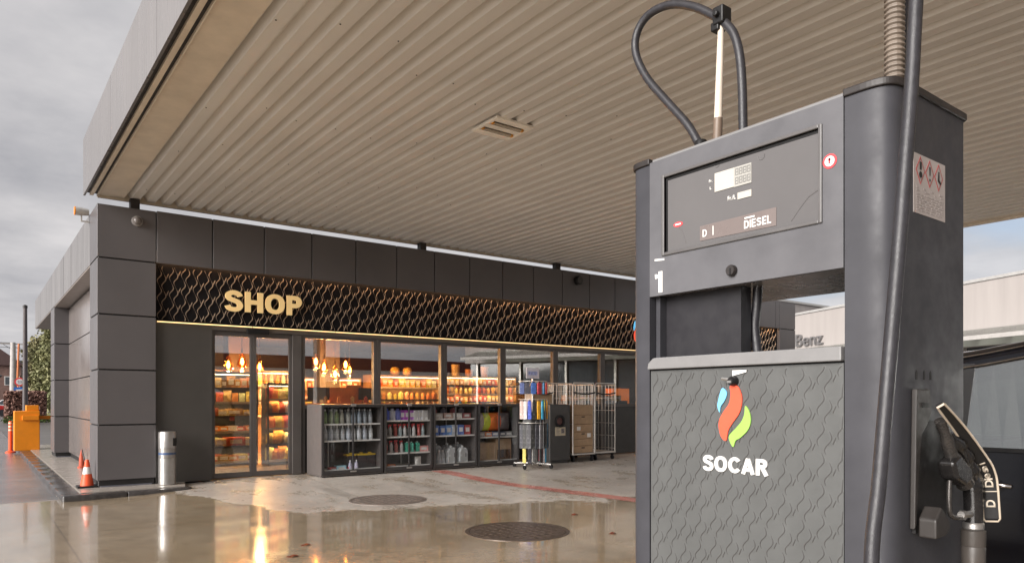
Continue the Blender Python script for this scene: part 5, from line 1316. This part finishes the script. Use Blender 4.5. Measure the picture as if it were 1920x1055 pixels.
LG = leafmat('tree_leaves', (.13, .14, .055), (.26, .25, .115)); LG2 = leafmat('tree_leaves_olive', (.12, .12, .05), (.23, .20, .09)); LB = leafmat('brown_hedge_leaves', (.17, .085, .065), (.23, .12, .09)); LGR = leafmat('hedge_green', (.06, .09, .02), (.1, .14, .03))
BARK = pm('bark', (.10, .075, .055), .9, var=.3, scale=20)
def tree(x, y, h, r, label, mat, seed, n=3600, sz=.16, shape='cone'):
    t = thing('tree', label, 'tree', at(x, y), 'trees beyond the barrier'); rnd = random.Random(seed)
    a = MB(); a.tube([(x, y, -.1), (x + .1, y, h * .4), (x, y, h * .9)], [.2, .14, .03], 8)
    for k in range(9):
        q = rnd.uniform(0, 6.28); z = h * (.2 + .07 * k); l = r * (1 - .07 * k)
        a.tube([(x, y, z), (x + l * .8 * math.cos(q), y + l * .8 * math.sin(q), z + l * .4)], [.06, .015], 5)
    a.build('trunk', BARK, t, smooth=50)
    leafcloud('crown', x, y, h * .56, r, r, h * .48, n, sz, mat, t, seed=seed, shape=shape)
tree(5.2, 68, 8.6, 1.7, 'tall dense green conifer right beside the shop corner', LG, 3, 5200, .17)
tree(5.1, 86, 7.6, 2.0, 'olive green tree standing behind the tall conifer', LG2, 5, 4200, .2)
tree(4.75, 74, 4.6, 1.1, 'shorter bushy green tree beside the dark mast', LG, 8, 2600, .15)
# hedge block: brown with a green foot
hx, hy = 2.95, 60
t = thing('brown_hedge', 'square clipped brown hedge with green growth at its foot', 'hedge', at(hx, hy))
a = MB(); rnd = random.Random(4)
for i in range(5200):
    p = Vector((hx + rnd.uniform(-1.15, 1.05), hy + rnd.uniform(-1., 1.), rnd.uniform(.1, 1.95)))
    if rnd.random() < .8:
        ax = rnd.randrange(3)
        if ax == 0: p.x = hx + rnd.choice((-1.12, 1.02)) + rnd.uniform(-.1, .1)
        elif ax == 1: p.y = hy - 1. + rnd.uniform(-.12, .1)
        else: p.z = 1.9 + rnd.uniform(-.12, .12)
    nn = Vector((rnd.gauss(0, 1), rnd.gauss(0, 1), rnd.gauss(0, 1))).normalized(); t1 = nn.orthogonal().normalized() * .11; t2 = nn.cross(t1) * .7
    a.add([p - t1, p - t2, p + t1, p + t2], [(0, 1, 2, 3)])
a.build('foliage', LB, t); a = MB(); a.box(hx - 1.0, hx + .9, hy - .85, hy + .9, -.1, 1.8); a.build('twig_core', pm('twig', (.05, .03, .02), .9), t)
leafcloud('green_foot', hx - .1, hy - 1.2, .1, 1.5, .35, .4, 900, .09, LGR, t, seed=9)
# concrete utility pole with wires, orange pole, sign
x, y = 3.15, 86
t = thing('utility_pole', 'pale concrete utility pole carrying thin wires near the houses', 'utility pole', at(x, y))
a = MB(); a.tube([(x, y, -.1), (x, y, 7.1)], [.34, .22], 10); a.build('pole', pm('pole_concrete', (.42, .40, .38), .8), t, smooth=50)
a = MB(); a.box(x - 1.2, x + 1.0, y - .06, y + .06, 6.9, 7.02); a.build('cross_arm', GALV, t)
a = MB()
for z, dx in ((7.05, -1.), (7.05, -.3), (6.6, .5)):
    pts = [(x + dx + (-40) * s_ / 10, y + (20) * s_ / 10, z + 3.2 * s_ / 10 - 1.2 * math.sin(math.pi * s_ / 10) * .5) for s_ in range(11)]; a.tube(pts, .025, 5)
    pts = [(x + dx + 8 * s_ / 10, y + 40 * s_ / 10, z - .8 * math.sin(math.pi * s_ / 10)) for s_ in range(11)]; a.tube(pts, .025, 5)
a.build('wire', BLK, t)
x, y = 3.32, 80
t = thing('orange_pole', 'thin orange pole leaning beside the concrete utility pole', 'pole', at(x, y))
a = MB(); a.tube([(x + .25, y, -.1), (x - .05, y, 3.2), (x + .05, y, 6.6)], .085, 8); a.build('shaft', pm('orange_pole_paint', (.55, .17, .05), .6), t, smooth=60); a = MB(); a.lathe([(.14, -.1), (.14, .2)], (x + .25, y, 0), 8); a.build('foot', GALV, t)
x, y = 3.12, 73
t = thing('traffic_sign', 'round red rimmed traffic sign above a blue plate', 'traffic sign', at(x, y))
a = MB(); a.tube([(x, y, -.1), (x, y, 3.4)], .04, 8); a.build('post', GALV, t)
a = MB(); a.lathe([(.001, -.05), (.36, -.05), (.36, -.02)], (x, y, 2.95), 28, ax='y'); d = a.build('red_disc', REDP, t)
a = MB(); a.lathe([(.001, -.06), (.25, -.06), (.25, -.051)], (x, y, 2.95), 24, ax='y'); a.build('white_centre', WHITE, d)
text_obj('sign_mark', '20', pm('sign_grey', (.25, .25, .3), .5), (x - .16, y - .062, 2.85), (1, 0, 0), .32, .2, .004, d)
a = MB(); a.box(x - .40, x + .40, y - .05, y - .02, 2.02, 2.50); d = a.build('blue_plate', pm('sign_blue', (.03, .14, .5), .5), t)
a = MB(); a.box(x - .25, x + .2, y - .056, y - .051, 2.2, 2.32); a.build('white_symbol', WHITE, d)
def house(x, y, w, d_, h, rh, label, wall, roof, name='house'):
    t = thing(name, label, 'house', at(x, y), 'houses beyond the road')
    a = MB(); a.box(x - w / 2, x + w / 2, y, y + d_, -.1, h); a.build('wall', wall, t)
    a = MB(); a.prism([(x - w / 2 - .4, h + .01), (x + w / 2 + .4, h + .01), (x + w * .1, h + rh), (x - w * .1, h + rh)], 'y', y - .4, y + d_ + .4); rf = a.build('roof', roof, t)
    a = MB(); a.box(x + w * .12, x + w * .12 + .6, y + d_ * .5, y + d_ * .5 + .6, h + rh * .4, h + rh + .5); a.build('chimney', wall, rf)
    n = max(2, int(w / 2.6))
    for i in range(n):
        for z in (.8, 3.6, 6.2):
            if z + 1.3 > h: continue
            xx = x - w / 2 + w * (i + .5) / n
            a = MB(); a.box(xx - .55, xx + .55, y - .06, y + .02, z, z + 1.3); f_ = a.build('window', WHITE, t)
            a = MB(); a.box(xx - .45, xx + .45, y - .08, y - .061, z + .1, z + 1.2); a.build('pane', pm('far_pane', (.09, .10, .11), .15), f_)
BRK = pm('brick_wall', (.20, .12, .10), .8, var=.25, scale=2); CRW = pm('cream_wall', (.42, .33, .25), .8); ROOF = pm('tile_roof', (.10, .06, .055), .8); ROOF2 = pm('grey_roof', (.13, .12, .12), .8); WHW = pm('white_wall', (.60, .58, .55), .7)
house(1.2, 128, 9, 9, 6.5, 3.2, 'brown brick house with dark roof at the picture edge', BRK, ROOF)
house(-1.5, 108, 8, 8, 4.4, 2.4, 'low cream house in front of the brick house', CRW, ROOF2)
house(6.2, 140, 6, 8, 5.6, 2.2, 'pale small house behind the dark mast', WHW, ROOF2)
house(-14, 135, 12, 9, 6.2, 3., 'wide cream house further along the road', CRW, ROOF)
# small red car far away
def small_car(x, y, col, label):
    t = thing('distant_car', label, 'car', at(x, y), 'cars far along the road')
    P = pm('car_' + label.split()[1], col, .25)
    a = MB(); a.prism([(x - 2.1, .25), (x + 2.1, .25), (x + 2.15, .65), (x + 1.9, .85), (x + 1.1, .92), (x + .55, 1.42), (x - 1.1, 1.45), (x - 1.8, .95), (x - 2.15, .85)], 'y', y - .85, y + .85); a.build('body', P, t, bevel=.06, seg=3, smooth=45)
    a = MB(); a.prism([(x + .95, .95), (x + .5, 1.36), (x - 1.05, 1.39), (x - 1.6, .96)], 'y', y - .87, y + .87); a.build('side_window', pm('far_pane', (.09, .1, .11), .15), t)
    for dx in (-1.3, 1.3):
        a = MB(); a.lathe([(.32, -.9), (.32, .9)], (x + dx, y, .22), 16, ax='y'); a.build('wheel', RUB, t)
small_car(.9, 84, (.5, .03, .03), 'small red car parked far along the road')
small_car(3.6, 96, (.6, .6, .6), 'small silver car partly behind the hedge')

# ------------------------------------------------------------------ right: white dealer building
ang = R(23); D = Vector((math.sin(ang), math.cos(ang), 0)); Nn = Vector((-math.cos(ang), math.sin(ang), 0))  # Nn points at the camera side
O = Vector((32.97, 12.72, 0))
dl = thing('dealer_building', 'long white flat building with raised lettering and a glass awning', 'building', (32.97, 12.72, -.1))
WHB = pm('white_render', (.335, .305, .29), .75, var=.08, scale=.4, streak=True)
def wp(s, n, z): p = O + D * s + Nn * n; return (p.x, p.y, z)
def wbox(a, s0, s1, n0, n1, z0, z1, m=0):
    v = [wp(s, n, z) for z in (z0, z1) for n in (n0, n1) for s in (s0, s1)]
    a.add(v, [(0, 2, 3, 1), (4, 5, 7, 6), (0, 1, 5, 4), (2, 6, 7, 3), (0, 4, 6, 2), (1, 3, 7, 5)], m)
a = MB(); wbox(a, -24, 15.0, -14, 0, 3.6, 6.2); a.build('wall', WHB, dl)
a = MB(); wbox(a, -24.1, 15.1, -14.1, .06, 6.2, 6.32); a.build('parapet', pm('parapet_grey', (.35, .34, .33), .6), dl)
a = MB(); wbox(a, -24, 15.0, -13.9, -.6, -.1, 3.6); a.build('shopfront_glass', pm('showroom_glass', (.06, .065, .07), .06, spec=.8), dl)
for k in range(14):
    a = MB(); s = -23.5 + 2.95 * k; wbox(a, s, s + .12, -.6, -.45, -.1, 3.6); a.build('shopfront_post', GALV, dl)
# awning: sloping ribs and glass
AWG = glass('awning_glass', (.72, .78, .74), .2, .6)
for k in range(26):
    s = -23 + 1.45 * k
    a = MB(); v = [wp(s, .05, 4.10), wp(s + .14, .05, 4.10), wp(s + .14, 1.9, 3.72), wp(s, 1.9, 3.72), wp(s, .05, 4.24), wp(s + .14, .05, 4.24), wp(s + .14, 1.9, 3.80), wp(s, 1.9, 3.80)]
    a.add(v, [(0, 1, 2, 3), (4, 7, 6, 5), (0, 4, 5, 1), (1, 5, 6, 2), (2, 6, 7, 3), (3, 7, 4, 0)]); a.build('awning_rib', pm('rib_grey', (.13, .13, .125), .5), dl)
a = MB(); v = [wp(-23, .05, 4.26), wp(14.4, .05, 4.26), wp(14.4, 1.95, 3.815), wp(-23, 1.95, 3.815)]; a.add(v + [(x, y, z + .02) for x, y, z in v], [(0, 1, 2, 3), (7, 6, 5, 4), (0, 4, 5, 1), (1, 5, 6, 2), (2, 6, 7, 3), (3, 7, 4, 0)]); a.build('awning_glass', AWG, dl)
a = MB(); wbox(a, -23, 14.4, 1.9, 2.0, 3.68, 3.84); a.build('awning_edge', pm('awning_edge', (.42, .40, .38), .5), dl)
text_obj('wall_lettering', 'Benz', pm('silver_letter', (.20, .19, .19), .35, metal=.4), wp(10.65, .02, 4.40), tuple(-D), 2.25, .68, .12, dl, bold=.0)
# taller block behind
ab = thing('white_block', 'taller white building block rising behind the lettered wall', 'building', (46, 33, -.1))
a = MB(); a.box(44.2, 52, 29.0, 40, -.1, 8.4); a.build('wall', WHB, ab); a = MB(); a.box(44.1, 52.1, 28.9, 40.1, 8.4, 8.55); a.build('parapet', GALV, ab)
a = MB(); a.box(44.15, 44.199, 29.5, 39.5, 7.0, 7.1); a.build('ledge', GALV, ab)
# across the street behind the photographer: what the shop windows mirror
op_ = thing('roadside_hall', 'long low white hall with a dark red band across the street', 'building', (35, -46, -.1))
a = MB(); a.box(-30, 110, -58, -46, -.1, 3.4); a.build('wall', pm('hall_wall', (.12, .10, .085), .6, var=.4, scale=.4), op_)
a = MB(); a.box(-30.1, 110.1, -58.1, -45.9, 3.4, 4.7); a.build('white_band', WHITE, op_)
a = MB(); a.box(-30.2, 110.2, -58.2, -45.8, 4.7, 6.0); a.build('red_band', pm('maroon_band', (.10, .018, .016), .5), op_)
# ------------------------------------------------------------------ sky, sun, camera
SUN_AZ = (-.98, -.16)   # direction towards the sun, seen from above
SUN_EL = R(22)
w = bpy.data.worlds.new('World'); sc.world = w; w.use_nodes = True; t = w.node_tree
bg = t.nodes['Background']; sky = N(t, 'ShaderNodeTexSky', sky_type='NISHITA'); sky.sun_disc = False
sky.sun_elevation = SUN_EL; sky.sun_rotation = math.atan2(SUN_AZ[0], SUN_AZ[1]); sky.altitude = 300; sky.air_density = 1.; sky.dust_density = 2.
tc = N(t, 'ShaderNodeTexCoord'); sp = N(t, 'ShaderNodeSeparateXYZ'); t.links.new(tc.outputs['Generated'], sp.inputs[0])
zz = math_(t, 'ADD', math_(t, 'MAXIMUM', sp.outputs[2], 0.), .16)
cv = N(t, 'ShaderNodeCombineXYZ'); t.links.new(math_(t, 'DIVIDE', sp.outputs[0], zz), cv.inputs[0]); t.links.new(math_(t, 'DIVIDE', sp.outputs[1], zz), cv.inputs[1]); cv.inputs[2].default_value = 3.7
n1 = noise(t, 1.1, 7, cv.outputs[0], .55); n2 = noise(t, .45, 4, cv.outputs[0], .5); n3 = noise(t, 2.7, 6, cv.outputs[0], .6)
nn_ = math_(t, 'ADD', math_(t, 'MULTIPLY', n1, .65), math_(t, 'MULTIPLY', n3, .35))
cl = ramp(t, nn_, .36, .64, (1.42, 1.42, 1.52), (2.42, 2.35, 2.37))
gap = ramp(t, n2, .50, .62, .96, .35)
# clearer sky towards the right of the street (world +X)
cover = math_(t, 'SUBTRACT', 1., math_(t, 'MULTIPLY', ramp(t, sp.outputs[0], .55, .95, 0., 1.), ramp(t, n1, .42, .62, .75, .15)))
mxs = mixc(t, cover, mixc(t, .8, sky.outputs[0], (1.45, 1.62, 1.98)), cl)
t.links.new(mxs, bg.inputs[0]); bg.inputs[1].default_value = .06
s = bpy.data.lights.new('sun', 'SUN'); s.energy = 1.5; s.angle = R(40); s.color = (1, .955, .91)
so = bpy.data.objects.new('sun', s); COL.objects.link(so)
dv = Vector((SUN_AZ[0], SUN_AZ[1], 0)).normalized() * math.cos(SUN_EL) + Vector((0, 0, math.sin(SUN_EL)))
so.rotation_euler = dv.to_track_quat('Z', 'Y').to_euler(); so.location = (-20, -10, 30)
cam = bpy.data.cameras.new('camera'); co = bpy.data.objects.new('camera', cam); COL.objects.link(co)
co.location = (0, 0, 1.4); co.rotation_euler = (R(90), 0, R(-37)); cam.lens = 1341 / 1920 * 36; cam.sensor_width = 36; cam.sensor_fit = 'HORIZONTAL'
cam.shift_y = 222.5 / 1920; cam.clip_start = .05; cam.clip_end = 2000
sc.camera = co
sc.view_settings.view_transform = 'Standard'; sc.view_settings.look = 'None'; sc.view_settings.gamma = 1; sc.view_settings.exposure = 2.3
cy = sc.cycles; cy.max_bounces = 10; cy.diffuse_bounces = 5; cy.glossy_bounces = 5; cy.transparent_max_bounces = 24; cy.transmission_bounces = 6; cy.use_denoising = True; cy.sample_clamp_indirect = 6.
